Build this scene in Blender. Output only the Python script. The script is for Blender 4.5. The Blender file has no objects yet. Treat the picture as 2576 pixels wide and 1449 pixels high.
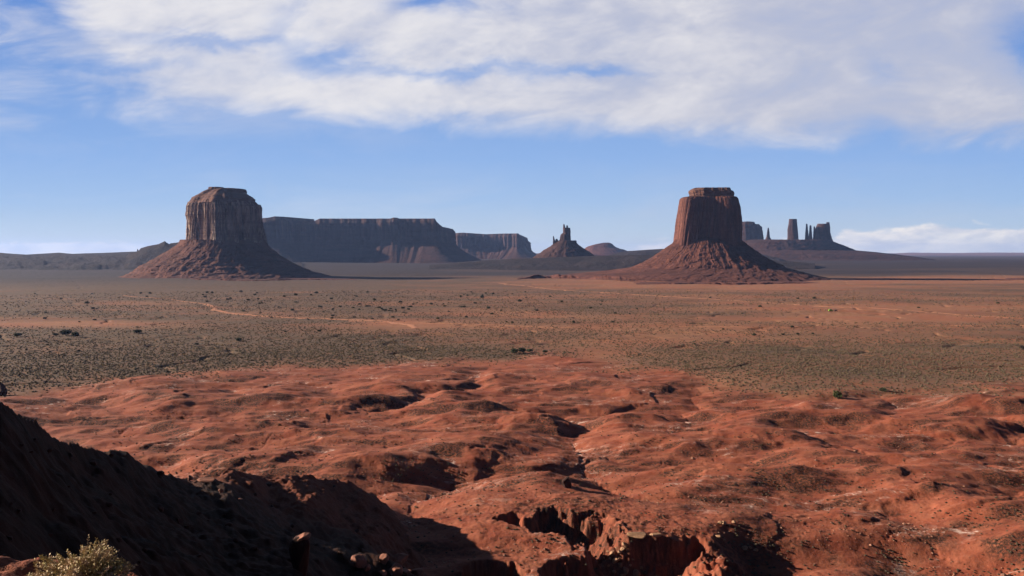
import bpy, math
import numpy as np

SC = bpy.context.scene
COL = SC.collection
R = math.radians

# ------------------------------------------------------------------ camera
F = 2146.7            # focal length in pixels of a 2576 x 1449 frame
HOR = 636.5           # row of the eye-level horizon
EYE = 80.0            # eye height above the valley floor
PITCH = math.atan((724.5 - HOR) / F)
cam_d = bpy.data.cameras.new('camera')
cam = bpy.data.objects.new('camera', cam_d)
COL.objects.link(cam)
cam_d.sensor_width = 36.0
cam_d.lens = 36.0 * F / 2576.0
cam_d.clip_start = 0.1
cam_d.clip_end = 200000.0
cam.location = (0, 0, EYE)
cam.rotation_euler = (math.pi / 2 - PITCH, 0, 0)
SC.camera = cam

# ------------------------------------------------------------------ exposure
vs = SC.view_settings
vs.view_transform = 'Standard'
vs.look = 'None'
vs.exposure = 1.5
vs.gamma = 1.0
vs.use_curve_mapping = False
EXPO = 2 ** vs.exposure

# ------------------------------------------------------------------ sun
SUN_EL = R(19.8)
sv = np.array([-0.985, 0.185])
sv = sv / np.linalg.norm(sv)
SUN_DIR = np.array([sv[0] * math.cos(SUN_EL), sv[1] * math.cos(SUN_EL), math.sin(SUN_EL)])
sun_d = bpy.data.lights.new('sun', 'SUN')
sun_d.energy = 5.0
sun_d.angle = R(0.53)
sun_d.color = (1.0, 0.86, 0.70)
sun = bpy.data.objects.new('sun', sun_d)
COL.objects.link(sun)
from mathutils import Vector, Matrix
sun.rotation_euler = Vector(SUN_DIR).to_track_quat('Z', 'Y').to_euler()
sun.location = (0, 0, 500)


# ------------------------------------------------------------------ node helpers
class NT:
    """tiny expression layer over a node tree"""
    def __init__(s, nt):
        s.nt = nt; s.n = nt.nodes; s.l = nt.links
    def put(s, inp, v):
        if isinstance(v, (int, float)): inp.default_value = v
        elif isinstance(v, (tuple, list)):
            inp.default_value = tuple(v) if len(inp.default_value) == len(v) else tuple(v) + (1.0,)
        else: s.l.new(v, inp)
    def m(s, op, a, b=None, c=None, clamp=False):
        nd = s.n.new('ShaderNodeMath'); nd.operation = op; nd.use_clamp = clamp
        s.put(nd.inputs[0], a)
        if b is not None: s.put(nd.inputs[1], b)
        if c is not None: s.put(nd.inputs[2], c)
        return nd.outputs[0]
    def add(s, a, b): return s.m('ADD', a, b)
    def sub(s, a, b): return s.m('SUBTRACT', a, b)
    def mul(s, a, b): return s.m('MULTIPLY', a, b)
    def div(s, a, b): return s.m('DIVIDE', a, b)
    def ss(s, x, lo, hi, o0=0.0, o1=1.0):
        nd = s.n.new('ShaderNodeMapRange'); nd.interpolation_type = 'SMOOTHSTEP'
        s.put(nd.inputs[0], x)
        s.put(nd.inputs[1], lo); s.put(nd.inputs[2], hi); s.put(nd.inputs[3], o0); s.put(nd.inputs[4], o1)
        return nd.outputs[0]
    def xyz(s, x, y, z):
        nd = s.n.new('ShaderNodeCombineXYZ')
        for i, v in enumerate((x, y, z)): s.put(nd.inputs[i], v)
        return nd.outputs[0]
    def noise(s, vec, scale, detail=4, rough=0.5, dist=0.0, lac=2.0):
        nd = s.n.new('ShaderNodeTexNoise')
        s.l.new(vec, nd.inputs['Vector'])
        nd.inputs['Scale'].default_value = scale; nd.inputs['Detail'].default_value = detail
        nd.inputs['Roughness'].default_value = rough; nd.inputs['Distortion'].default_value = dist
        nd.inputs['Lacunarity'].default_value = lac
        return nd.outputs[0]
    def mix(s, f, a, b, mode='MIX'):
        nd = s.n.new('ShaderNodeMix'); nd.data_type = 'RGBA'; nd.blend_type = mode
        s.put(nd.inputs[0], f); s.put(nd.inputs[6], a); s.put(nd.inputs[7], b)
        return nd.outputs[2]
    def scale(s, vec, k):
        nd = s.n.new('ShaderNodeVectorMath'); nd.operation = 'MULTIPLY'
        s.l.new(vec, nd.inputs[0]); nd.inputs[1].default_value = k
        return nd.outputs[0]
    def bump(s, h, strength, dist, normal=None):
        nd = s.n.new('ShaderNodeBump'); nd.inputs['Strength'].default_value = strength
        nd.inputs['Distance'].default_value = dist
        s.l.new(h, nd.inputs['Height'])
        if normal is not None: s.l.new(normal, nd.inputs['Normal'])
        return nd.outputs[0]


# ------------------------------------------------------------------ sky
world = bpy.data.worlds.new('World')
SC.world = world
world.use_nodes = True
w = NT(world.node_tree)
for nd in list(w.n): w.n.remove(nd)
out = w.n.new('ShaderNodeOutputWorld')
bg = w.n.new('ShaderNodeBackground')
w.l.new(bg.outputs[0], out.inputs[0])
SKY_S = 0.1
bg.inputs[1].default_value = SKY_S
K = 1.0 / (SKY_S * EXPO)          # turns a display-linear radiance into node units
sky = w.n.new('ShaderNodeTexSky')
sky.sky_type = 'NISHITA'
sky.sun_disc = False
sky.sun_elevation = SUN_EL
sky.sun_rotation = math.atan2(SUN_DIR[0], SUN_DIR[1])
sky.altitude = 1700
sky.air_density = 1.0
sky.dust_density = 0.6
sky.ozone_density = 2.0
tc = w.n.new('ShaderNodeTexCoord')
sep = w.n.new('ShaderNodeSeparateXYZ')
w.l.new(tc.outputs['Generated'], sep.inputs[0])
dx, dy, dz = sep.outputs
yy = w.m('MAXIMUM', dy, 0.08)
A = w.div(dx, yy)                   # bearing (tangent)
B = w.div(dz, yy)                   # elevation (tangent)
front = w.ss(dy, 0.25, 0.6)
def ua(u): return (u - 1288.0) / F
def vb(v): return (HOR - v) / F
zz = w.m('ADD', w.m('MAXIMUM', dz, 0.0), 0.10)
cv = w.xyz(w.div(dx, zz), w.div(dy, zz), 0.0)      # position on the cloud layer
n_big = w.noise(w.xyz(A, w.sub(w.mul(B, 2.6), w.mul(A, 0.25)), 5.0), 2.6, 6, 0.52, 0.8)
av = w.xyz(w.mul(A, 1.0), w.sub(w.mul(B, 2.1), w.mul(A, 0.18)), 0.0)
n_mid = w.noise(av, 7.0, 7, 0.58, 0.55)
n_fin = w.noise(av, 26.0, 6, 0.62, 0.4)
dA = w.add(A, w.mul(w.sub(n_mid, 0.5), 0.16)); dB = w.add(B, w.mul(w.sub(w.noise(av, 12.0, 6, 0.6, 0.3), 0.5), 0.055))
def blob(u, v, ru, rv, tilt=0.0):
    a = w.sub(dA, ua(u)); b = w.sub(dB, vb(v))
    if tilt: b = w.sub(b, w.mul(a, tilt))
    p = w.m('POWER', w.m('ABSOLUTE', w.mul(a, F / ru)), 2.0)
    q = w.m('POWER', w.m('ABSOLUTE', w.mul(b, F / rv)), 2.0)
    return w.m('EXPONENT', w.mul(w.add(p, q), -1.0))
# lower edge of the cloud bank falls slowly towards the right
jit = w.mul(w.sub(n_mid, 0.5), 0.05)
edge = w.ss(A, ua(300), ua(2000), vb(312), vb(372))
m_bot = w.ss(w.sub(w.add(B, jit), edge), -0.016, 0.042)
left = w.add(w.sub(A, ua(50)), w.mul(w.sub(B, vb(0)), 0.85))
m_left = w.ss(w.add(left, w.mul(w.sub(n_big, 0.5), 0.35)), -0.10, 0.10)
m_top = w.ss(B, 0.55, 0.32)
dens = w.mul(w.mul(m_bot, m_left), m_top)
gaps = None
for (u, v, ru, rv, k, t) in [(845, 150, 90, 30, 0.75, 0), (560, 112, 260, 16, 0.5, -0.03), (1150, 188, 330, 20, 0.62, 0.0),
                             (1080, 15, 110, 28, 0.9, 0), (2570, 150, 85, 80, 0.85, -0.6), (730, 60, 50, 70, 0.35, 0.5),
                             (300, 160, 180, 22, 0.45, 0), (180, 225, 190, 26, 0.3, 0), (2230, 190, 60, 26, 0.25, -0.5),
                             (1480, 182, 90, 18, 0.4, 0), (60, 40, 130, 90, 0.8, 0)]:
    g = w.mul(blob(u, v, ru, rv, t), k)
    gaps = g if gaps is None else w.add(gaps, g)
tex = w.add(w.mul(w.sub(n_big, 0.5), 1.2), w.add(w.mul(w.sub(n_mid, 0.5), 1.0), w.mul(w.sub(n_fin, 0.5), 0.30)))
raw = w.add(w.sub(dens, w.mul(gaps, 0.9)), w.mul(tex, 0.75))
cover = w.mul(w.ss(raw, 0.0, 1.12), w.ss(dens, 0.0, 0.25))
# thin veils on the left and under the bank
veil_n = w.noise(w.xyz(A, w.sub(w.mul(B, 4.2), w.mul(A, 0.4)), 9.0), 5.0, 7, 0.6, 0.7)
veil = w.mul(w.ss(veil_n, 0.36, 0.70), w.mul(w.ss(B, 0.08, 0.20), 0.6))
veil = w.mul(veil, w.ss(A, ua(1500), ua(300)))
low_v = w.mul(w.ss(veil_n, 0.40, 0.75), w.mul(w.ss(B, 0.15, 0.03), 0.22))
cover = w.m('MAXIMUM', w.m('MAXIMUM', cover, veil), low_v)
# cumulus low on the horizon
hv = w.xyz(w.mul(A, 9.0), w.mul(B, 26.0), 3.0)
n_c = w.noise(hv, 2.0, 6, 0.6, 0.2)
n_c2 = w.noise(hv, 0.7, 3, 0.5, 0.0)
top = w.add(w.ss(A, ua(2040), ua(2140), 0.0, 1.0), 0.0)
top2 = w.mul(w.ss(A, ua(1500), ua(1660)), 0.52)
top3 = w.mul(blob(1200, 636, 150, 300), 0.50)
top4 = w.mul(w.ss(A, ua(520), ua(300)), 0.42)
tp = w.m('MAXIMUM', w.m('MAXIMUM', top, top2), w.m('MAXIMUM', top3, top4))
hgt = w.mul(tp, w.add(0.027, w.mul(w.sub(n_c2, 0.40), 0.045)))
cum = w.ss(w.add(w.sub(hgt, B), w.mul(w.sub(n_c, 0.5), 0.030)), -0.002, 0.006)
cum = w.mul(cum, w.ss(w.sub(hgt, B), 0.040, 0.0, 0.55, 1.0))
cum = w.mul(cum, w.ss(tp, 0.15, 0.6))
# colours
shade = w.ss(w.add(w.add(w.mul(n_big, 0.35), w.add(w.mul(n_mid, 0.45), w.mul(n_fin, 0.2))), w.ss(A, -0.3, 0.45, 0.07, -0.07)), 0.36, 0.66)
c_cl = w.mix(shade, (0.53 * K, 0.55 * K, 0.66 * K), (0.80 * K, 0.79 * K, 0.82 * K))
c_cu = w.mix(w.ss(n_c, 0.35, 0.65), (0.66 * K, 0.68 * K, 0.76 * K), (1.0 * K, 0.94 * K, 0.88 * K))
ramp = w.n.new('ShaderNodeValToRGB')
w.l.new(w.m('MULTIPLY', w.m('MAXIMUM', B, 0.0), 2.0, clamp=True), ramp.inputs[0])
cr = ramp.color_ramp
stops = [(0.0, (0.62, 0.67, 0.72)), (0.05, (0.50, 0.62, 0.76)), (0.12, (0.37, 0.54, 0.80)), (0.22, (0.28, 0.46, 0.80)),
         (0.34, (0.22, 0.39, 0.75)), (0.60, (0.12, 0.27, 0.66)), (1.0, (0.05, 0.14, 0.42))]
while len(cr.elements) < len(stops): cr.elements.new(0.5)
for e, (p, c) in zip(cr.elements, stops):
    e.position = p; e.color = c + (1,)
gr = w.mix(1.0, ramp.outputs[0], (K, K, K), 'MULTIPLY')
nis = w.mix(1.0, sky.outputs[0], (0.09, 0.10, 0.12), 'MULTIPLY')
base = w.mix(w.mul(front, w.ss(B, 0.9, 0.5)), nis, gr)
c1 = w.mix(w.mul(cover, front), base, c_cl)
c2 = w.mix(w.mul(cum, front), c1, c_cu)
w.l.new(c2, bg.inputs[0])


# ------------------------------------------------------------------ numpy noise
def _hash(ix, iy, seed):
    h = (ix.astype(np.uint32) * np.uint32(374761393) + iy.astype(np.uint32) * np.uint32(668265263)
         + np.uint32((seed * 2246822519 + 3266489917) & 0xffffffff))
    h = (h ^ (h >> np.uint32(13))) * np.uint32(1274126177)
    h = h ^ (h >> np.uint32(16))
    return h
def pn(x, y, seed=0):
    """2-D gradient noise, about -0.7 .. 0.7"""
    x = np.asarray(x, dtype=np.float64); y = np.asarray(y, dtype=np.float64)
    x0 = np.floor(x); y0 = np.floor(y)
    fx = x - x0; fy = y - y0
    ix = x0.astype(np.int64); iy = y0.astype(np.int64)
    def g(i, j, gx, gy):
        a = _hash(ix + i, iy + j, seed).astype(np.float64) * (2 * np.pi / 4294967296.0)
        return np.cos(a) * gx + np.sin(a) * gy
    sx = fx * fx * fx * (fx * (fx * 6 - 15) + 10); sy = fy * fy * fy * (fy * (fy * 6 - 15) + 10)
    a = g(0, 0, fx, fy); b = g(1, 0, fx - 1, fy); c = g(0, 1, fx, fy - 1); d = g(1, 1, fx - 1, fy - 1)
    return (a + (b - a) * sx) * (1 - sy) + (c + (d - c) * sx) * sy
def fbm(x, y, seed=0, oct=4, gain=0.5, lac=2.03):
    s = 0; a = 1.0
    for o in range(oct):
        s = s + a * pn(x, y, seed + o * 17); a *= gain; x = x * lac + 3.7; y = y * lac - 1.9
    return s
def billow(x, y, seed=0, oct=4, gain=0.5, lac=2.1):
    s = 0; a = 1.0; tot = 0
    for o in range(oct):
        s = s + a * np.sqrt(pn(x, y, seed + o * 17) ** 2 + 0.0025); tot += a; a *= gain; x = x * lac + 3.7; y = y * lac - 1.9
    return s / tot
def sst(x, lo, hi):
    t = np.clip((x - lo) / (hi - lo), 0, 1)
    return t * t * (3 - 2 * t)
def seg_sd(px, py, poly):
    """signed distance to a closed polygon, positive inside"""
    d = np.full(px.shape, 1e9); inside = np.zeros(px.shape, bool)
    n = len(poly)
    for i in range(n):
        ax, ay = poly[i]; bx, by = poly[(i + 1) % n]
        ex, ey = bx - ax, by - ay
        t = np.clip(((px - ax) * ex + (py - ay) * ey) / (ex * ex + ey * ey), 0, 1)
        d = np.minimum(d, np.hypot(px - ax - t * ex, py - ay - t * ey))
        c = ((ay > py) != (by > py)) & (px < (bx - ax) * (py - ay) / (by - ay + 1e-12) + ax)
        inside ^= c
    return np.where(inside, d, -d)

# ------------------------------------------------------------------ badlands relief
import heapq
ER_X0, ER_Y0, ER_D, ER_NX, ER_NY = -340.0, 150.0, 1.4, 520, 400
def erode():
    """badlands relief: uplifted clay cut by running water, on a regular grid"""
    X, Y = np.meshgrid(ER_X0 + ER_D * np.arange(ER_NX), ER_Y0 + ER_D * np.arange(ER_NY))
    h = 10.0 - 0.020 * (Y - 150) + fbm(X / 60, Y / 60, 301, 4) * 2.6 + np.abs(X - 60) * 0.006
    nx, ny = ER_NX, ER_NY; N = nx * ny
    up = 0.40 + 0.65 * sst(fbm(X / 80, Y / 55, 311, 3), -0.25, 0.3)
    up = up * (1 - 0.55 * sst(Y, 430, 640))
    rngl = np.random.default_rng(3)
    for it in range(13):
        h = h + up * (1.0 if it < 10 else 0.4)
        z = (h + rngl.normal(0, 0.02, h.shape)).ravel().tolist()
        seen = bytearray(N); heap = []; rec = [-1] * N; order = []
        for i in range(nx): heap.append((z[(ny - 1) * nx + i] , (ny - 1) * nx + i)); seen[(ny - 1) * nx + i] = 1
        for j in range(ny - 1):
            for i in (0, nx - 1):
                if j > ny * 0.5: heap.append((z[j * nx + i], j * nx + i)); seen[j * nx + i] = 1
        heapq.heapify(heap)
        push, pop = heapq.heappush, heapq.heappop
        while heap:
            zz_, c = pop(heap); order.append(c); j, i = divmod(c, nx)
            for dj, di in ((0, 1), (1, 0), (0, -1), (-1, 0), (1, 1), (-1, -1), (1, -1), (-1, 1)):
                a = j + dj; b = i + di
                if 0 <= a < ny and 0 <= b < nx:
                    q = a * nx + b
                    if not seen[q]:
                        seen[q] = 1; rec[q] = c; zq = z[q]
                        if zq <= zz_: zq = zz_ + 1e-3; z[q] = zq
                        push(heap, (zq, q))
        # steepest descent instead of flood parent where it is lower
        zf = np.array(z).reshape(ny, nx)
        best = np.full((ny, nx), 1e-9); rc = np.array(rec).reshape(ny, nx)
        idx = np.arange(N).reshape(ny, nx)
        for dj, di in ((0, 1), (1, 0), (0, -1), (-1, 0), (1, 1), (-1, -1), (1, -1), (-1, 1)):
            nb = np.roll(np.roll(zf, -dj, 0), -di, 1); ni = np.roll(np.roll(idx, -dj, 0), -di, 1)
            s_ = (zf - nb) / math.hypot(dj, di)
            ok = np.ones((ny, nx), bool)
            if dj == 1: ok[-1] = False
            if dj == -1: ok[0] = False
            if di == 1: ok[:, -1] = False
            if di == -1: ok[:, 0] = False
            m = ok & (s_ > best) & (rc >= 0)
            best[m] = s_[m]; rc[m] = ni[m]
        recl = rc.ravel().tolist()
        area = [1.0] * N
        o2 = np.argsort(-zf.ravel(), kind='stable').tolist()
        for c in o2:
            r = recl[c]
            if r >= 0: area[r] += area[c]
        Fk = (0.16 * np.sqrt(np.array(area))).tolist()
        for c in reversed(o2):
            r = recl[c]
            if r >= 0:
                f = Fk[c]; z[c] = (z[c] + f * z[r]) / (1 + f)
        h = np.array(z).reshape(ny, nx)
        for _ in range(4):
            p = np.pad(h, 1, mode='edge')
            h = h + 0.14 * (p[:-2, 1:-1] + p[2:, 1:-1] + p[1:-1, :-2] + p[1:-1, 2:] - 4 * h)
    A_ = np.log(np.array(area).reshape(ny, nx))
    tr = h.mean(axis=1)
    for _ in range(3): tr = np.convolve(np.pad(tr, 20, mode='edge'), np.ones(41) / 41, 'valid')
    for _ in range(7):
        p = np.pad(h, 1, mode='edge'); h = h + 0.2 * (p[:-2, 1:-1] + p[2:, 1:-1] + p[1:-1, :-2] + p[1:-1, 2:] - 4 * h)
    return h - tr[:, None], A_

ERO_H, ERO_A = erode()
def bil(g, x, y):
    i = np.clip((x - ER_X0) / ER_D, 0, ER_NX - 1.001); j = np.clip((y - ER_Y0) / ER_D, 0, ER_NY - 1.001)
    i0 = i.astype(int); j0 = j.astype(int); a = i - i0; b = j - j0
    a = a * a * (3 - 2 * a) * 0.5 + a * 0.5; b = b * b * (3 - 2 * b) * 0.5 + b * 0.5
    return (g[j0, i0] * (1 - a) + g[j0, i0 + 1] * a) * (1 - b) + (g[j0 + 1, i0] * (1 - a) + g[j0 + 1, i0 + 1] * a) * b

# ------------------------------------------------------------------ projection helpers
CP, SP = math.cos(PITCH), math.sin(PITCH)
def ray(u, v):
    a = (np.asarray(u, float) - 1288.0) / F; b = (724.5 - np.asarray(v, float)) / F
    return np.stack([a + 0 * b, CP + b * SP, -SP + b * CP], -1)
def at(u, v, Y):
    d = ray(u, v); k = Y / d[..., 1]
    p = d * np.asarray(k)[..., None]
    return p[..., 0], p[..., 1], p[..., 2] + EYE
def on_plane(u, v, z):
    d = ray(u, v); k = (z - EYE) / d[..., 2]
    return float(d[0] * k), float(d[1] * k)

# ------------------------------------------------------------------ terrain
CREST = [  # (u, v, distance) of the crest of the near hillside
    (0, 1016, 60), (34, 1035, 63), (60, 1046, 66), (93, 1061, 72), (123, 1087, 78), (187, 1106, 90), (209, 1124, 94), (243, 1132, 102),
    (284, 1139, 112), (318, 1150, 120), (340, 1169, 126), (392, 1184, 142), (448, 1195, 158), (482, 1208, 168), (542, 1200, 186),
    (583, 1180, 195), (635, 1187, 204), (673, 1203, 209), (766, 1193, 220), (822, 1203, 227), (866, 1208, 232), (910, 1226, 236),
    (950, 1245, 240), (1000, 1290, 244)]
_th = []; _rc = []; _zc = []
for (u, v, r) in CREST:
    d = ray(u, v); hd = math.hypot(d[0], d[1])
    _th.append(math.atan2(d[0], d[1])); _rc.append(r); _zc.append(d[2] / hd * r)
off = [(-180, 30, 2), (-150, 28, 3), (-120, 26, 4.5), (-90, 26, 4.2), (-70, 30, 2), (-55, 38, -1), (-42, 49, -6), (-36, 54, -8.2)]
_th = [R(a) for a, _, _ in off] + _th + [R(0), R(20), R(60), R(120), R(150), R(180)]
_rc = [b for _, b, _ in off] + _rc + [240, 200, 90, 60, 40, 30]
_zc = [c for _, _, c in off] + _zc + [-110, -130, -75, -40, -10, 2]
_th, _rc, _zc = map(np.array, (_th, _rc, _zc))

GZ = 8.0   # level of the badlands next to the gorge
def gp(pts, z=GZ): return [on_plane(u, v, z) for u, v in pts]
GORGE = gp([(1237, 1312), (1268, 1297), (1306, 1290), (1322, 1308), (1346, 1306), (1362, 1281), (1392, 1277), (1420, 1286), (1450, 1291),
            (1537, 1293), (1570, 1314), (1584, 1345), (1640, 1348), (1700, 1346), (1765, 1343), (1783, 1352), (1800, 1400), (1830, 1480),
            (1860, 1600), (1100, 1600), (1145, 1470), (1160, 1412), (1185, 1400), (1240, 1398), (1300, 1392), (1325, 1415), (1345, 1440),
            (1362, 1412), (1400, 1392), (1450, 1388), (1462, 1375), (1430, 1352), (1390, 1345), (1330, 1336), (1280, 1322)])
SCARP = gp([(1237, 1312), (1100, 1600)], GZ)

def bad_mask(x, y):
    """1 on the red badlands, 0 on the scrub plain"""
    a = x / np.maximum(y, 1.0)
    u = 1288 + F * a
    vb_ = np.interp(u, [-400, 0, 250, 700, 1000, 1400, 1560, 1750, 2000, 2300, 2576, 3000], [1010, 985, 955, 925, 908, 898, 915, 950, 978, 985, 965, 950])
    yb = 80 * F / (vb_ - HOR)
    n = fbm(x / 60, y / 60, 5, 4) * 60
    return 1 - sst(y + n, yb - 50, yb + 40)

def hill(x, y):
    th = np.arctan2(x, y); r = np.hypot(x, y)
    rc = np.interp(th, _th, _rc); zc = np.interp(th, _th, _zc)
    xc = np.sin(th) * rc; yc = np.cos(th) * rc
    pl = lambda X, Y: -10.4 - 0.52 * (X + 36) - 0.433 * (Y - 48)
    k = np.clip(r / rc, 0, 1)
    near = pl(x, y) + (zc - pl(xc, yc)) * k ** 3.2
    far = zc - 0.62 * (r - rc) - 0.0 * r
    h = np.where(r < rc, near, far)
    amp = sst(r, 6, 40) * (1 - 0.75 * np.exp(-((r - rc) / (0.05 * rc + 1)) ** 2))
    h = h + amp * (fbm(x / 14 + 0.3 * y / 14, y / 30, 31, 4) * 3.2 + fbm(x / 3.1, y / 3.1, 37, 4) * 0.55)
    # stony, ragged crest and near-surface ledges
    h = h + sst(r, 20, 60) * fbm(x / 1.6, y / 1.6, 41, 3, 0.6) * 0.40
    # stony knoll that reaches up into the sunlight
    h = h + 4.0 * np.exp(-((x + 16.5) / 8.0) ** 2 - ((y - 130) / 6.0) ** 2)
    h = h + sst(r, 140, 190) * (fbm(x / 6, y / 9, 45, 4, 0.6) * 0.9 - np.abs(fbm(x / 9, y / 20, 47, 3)) * 1.6)
    # the ledge the viewer stands on, with its lobe under the bush
    d1 = np.hypot(x, y + 1.5)
    k1 = -1.66 - 0.03 * d1 ** 2 - 3.0 * sst(d1, 3.3, 7.0) - 6 * sst(d1, 6, 20)
    d2 = np.hypot((x + 4.0) / 1.25, (y - 6.3) / 1.35)
    edge2 = d2 + fbm(x / 0.7, y / 0.7, 53, 3) * 0.22
    k2 = -2.66 - 0.16 * (y - 6.6) + fbm(x / 0.5, y / 0.5, 55, 4, 0.55) * 0.10 - 0.10 * (x + 3.6) - 4.5 * sst(edge2, 0.9, 2.3) - 1.5 * np.maximum(edge2 - 1.8, 0)
    return np.maximum(np.maximum(h, k1), k2) + EYE

def base_low(x, y):
    r = np.hypot(x, y)
    bm = bad_mask(x, y)
    # far valley floor rises gently
    z = 26 * sst(r, 3000, 6500)
    z = z + sst(r, 900, 2500) * fbm(x / 700, y / 700, 3, 3) * 5 + fbm(x / 260, y / 180, 9, 3) * 1.6 * (1 - bm)
    # washes in the plain
    wsh = np.abs(fbm(x / 240, y / 150, 63, 3))
    z = z - (1 - bm) * 1.6 * np.exp(-(wsh / 0.02) ** 2) * sst(r, 400, 700)
    # badlands
    near = 1 - sst(r, 200, 430)
    wx = x + 2.2 * fbm(x / 13, y / 13, 71, 3); wy = y + 2.2 * fbm(x / 13 + 9, y / 13, 73, 3)
    inx = sst(wx, ER_X0, ER_X0 + 60) * (1 - sst(wx, ER_X0 + ER_D * ER_NX - 60, ER_X0 + ER_D * ER_NX)) * (1 - sst(wy, 640, 700))
    bl = bil(ERO_H, wx, wy) * 0.85 * inx
    bl = bl - 0.22 * sst(bil(ERO_A, wx, wy), 4.0, 6.0) * inx
    bl = bl + fbm(x / 34, y / 20, 105, 3) * 2.6 * (1 - sst(y, 700, 800)) + fbm(x / 5, y / 4, 103, 4, 0.6) * 0.13
    bl = bl + np.abs(fbm(x / 14, y / 8, 107, 3)) * 0.45
    soft = sst(r, 430, 640)
    z = z + bm * (bl * (1 - 0.6 * soft)) + near * 7.0
    # some scarps cut at the edge of the scrub
    sc = fbm(x / 90, y / 60, 111, 3)
    z = z + bm * 0.7 * sst(sc + 0.1 * fbm(x / 9, y / 9, 113, 3), 0.02, 0.09)
    return z

def low(x, y):
    z = base_low(x, y)
    r = np.hypot(x, y)
    m = (r < 300) & (y > 90) & (x > -90) & (x < 160)
    if np.any(m):
        X = x[m]; Y = y[m]; Z = z[m]
        # a flat-topped bench round the gorge
        cx, cy = 22.0, 238.0
        fl = 0.9 * np.exp(-(((X - cx) / 44) ** 2 + ((Y - cy + 10) / 24) ** 2))
        Z = Z * (1 - fl) + (GZ + fbm(X / 16, Y / 16, 121, 3) * 0.8 - 1.2 * sst(X, 20, -30)) * fl
        # low mound rising between the two cuts
        mo = np.exp(-(((X + 2) / 22) ** 2 + ((Y - 214) / 7.0) ** 2))
        Z = Z + mo * 1.0
        # land east of the bench falls towards the viewer
        fall = sst(X, 51, 64) * sst(-Y, -236, -204) * (1 - sst(X, 95, 150))
        Z = Z - fall * 9.0
        wob = fbm(X / 5.5, Y / 5.5, 131, 4, 0.55) * 3.0
        sd = seg_sd(X, Y, GORGE) + wob
        deb = np.exp(-(((X - 25) / 9) ** 2 + ((Y - 221) / 15) ** 2))
        wid = 1.5 + 11.0 * deb
        drop = 9.5 * (0.62 * sst(sd, 0.0, wid) + 0.38 * sst(sd, 1.2, wid + 5.0))
        # overhanging caprock steps and rills
        rill = np.abs(pn(X / 1.9 + 0.25 * Y / 1.9, Y / 9.0, 141)) * 2.6 + fbm(X / 1.3, Y / 1.3, 143, 3) * 0.5
        drop = drop * (1 - 0.85 * sst(X, 36, 47) * sst(-Y, -216, -206))
        face = 0.25 + 0.75 * np.exp(-((X - 20) / 13) ** 2)
        Z = Z - drop + rill * face * sst(sd, 0.2, 2.0) * (1 - 0.6 * sst(sd, 8, 14)) * 0.9
        Z = Z + 0.30 * np.sin(Z * 3.1 + 2.5 * fbm(X / 9, Y / 9, 155, 2)) * sst(sd, 0.3, 1.5) * (1 - sst(sd, 12, 18))
        Z = Z + fl * fbm(X / 2.6, Y / 2.2, 151, 4, 0.6) * 0.45 + sst(X, 30, 45) * sst(-Y, -222, -208) * (1 - sst(X, 60, 75)) * (fbm(X / 4, Y / 4, 153, 4, 0.6) * 1.8 - 3.4)
        z = z.copy(); z[m] = Z
    return z

def H(x, y):
    x = np.atleast_1d(np.asarray(x, float)); y = np.atleast_1d(np.asarray(y, float))
    a = low(x, y); b = hill(x, y)
    k = 1.2
    d = np.clip(0.5 + 0.5 * (b - a) / k, 0, 1)
    return a * (1 - d) + b * d + k * d * (1 - d)

def hit(u, v, rmin=15.0, rmax=20000.0):
    """where the line of sight (u, v) first meets the terrain"""
    d = ray(u, v); hd = math.hypot(d[0], d[1])
    rr = np.exp(np.linspace(math.log(rmin), math.log(rmax), 1500))
    for _ in range(3):
        x = d[0] / hd * rr; y = d[1] / hd * rr; z = EYE + d[2] / hd * rr
        below = z < H(x, y)
        i = int(np.argmax(below))
        if not below[i]: i = len(rr) - 1
        lo, hi = rr[max(i - 1, 0)], rr[i]
        rr = np.linspace(lo, hi, 40)
    return float(d[0] / hd * hi), float(d[1] / hd * hi), float(H(d[0] / hd * hi, d[1] / hd * hi)[0])

def tag(o, label=None, cat=None, group=None, kind=None):
    for k, v in (('label', label), ('category', cat), ('group', group), ('kind', kind)):
        if v: o[k] = v
    return o
def mesh_np(name, co, faces, mats, parent=None, smooth=True, attr=None, loc=None, sizes=None):
    """faces: (n,4) or (n,3) int array"""
    me = bpy.data.meshes.new(name)
    co = np.asarray(co, np.float32); faces = np.asarray(faces, np.int32)
    k = faces.shape[1]
    me.vertices.add(len(co)); me.vertices.foreach_set('co', co.ravel())
    me.loops.add(faces.size); me.loops.foreach_set('vertex_index', faces.ravel())
    me.polygons.add(len(faces)); me.polygons.foreach_set('loop_start', np.arange(0, faces.size, k, dtype=np.int32))
    me.polygons.foreach_set('use_smooth', np.full(len(faces), smooth))
    me.update(calc_edges=True)
    if attr is not None:
        for an, av in attr.items():
            at_ = me.attributes.new(an, 'FLOAT', 'POINT'); at_.data.foreach_set('value', np.asarray(av, np.float32).ravel())
    for m_ in (mats if isinstance(mats, (list, tuple)) else [mats]): me.materials.append(m_)
    me.validate()
    o = bpy.data.objects.new(name, me); COL.objects.link(o)
    if loc is not None: o.location = loc
    if parent is not None: o.parent = parent
    return o
def empty(name, loc, label, cat, group=None, kind=None):
    o = bpy.data.objects.new(name, None); COL.objects.link(o); o.location = loc; o.empty_display_size = 1
    return tag(o, label, cat, group, kind)

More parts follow.
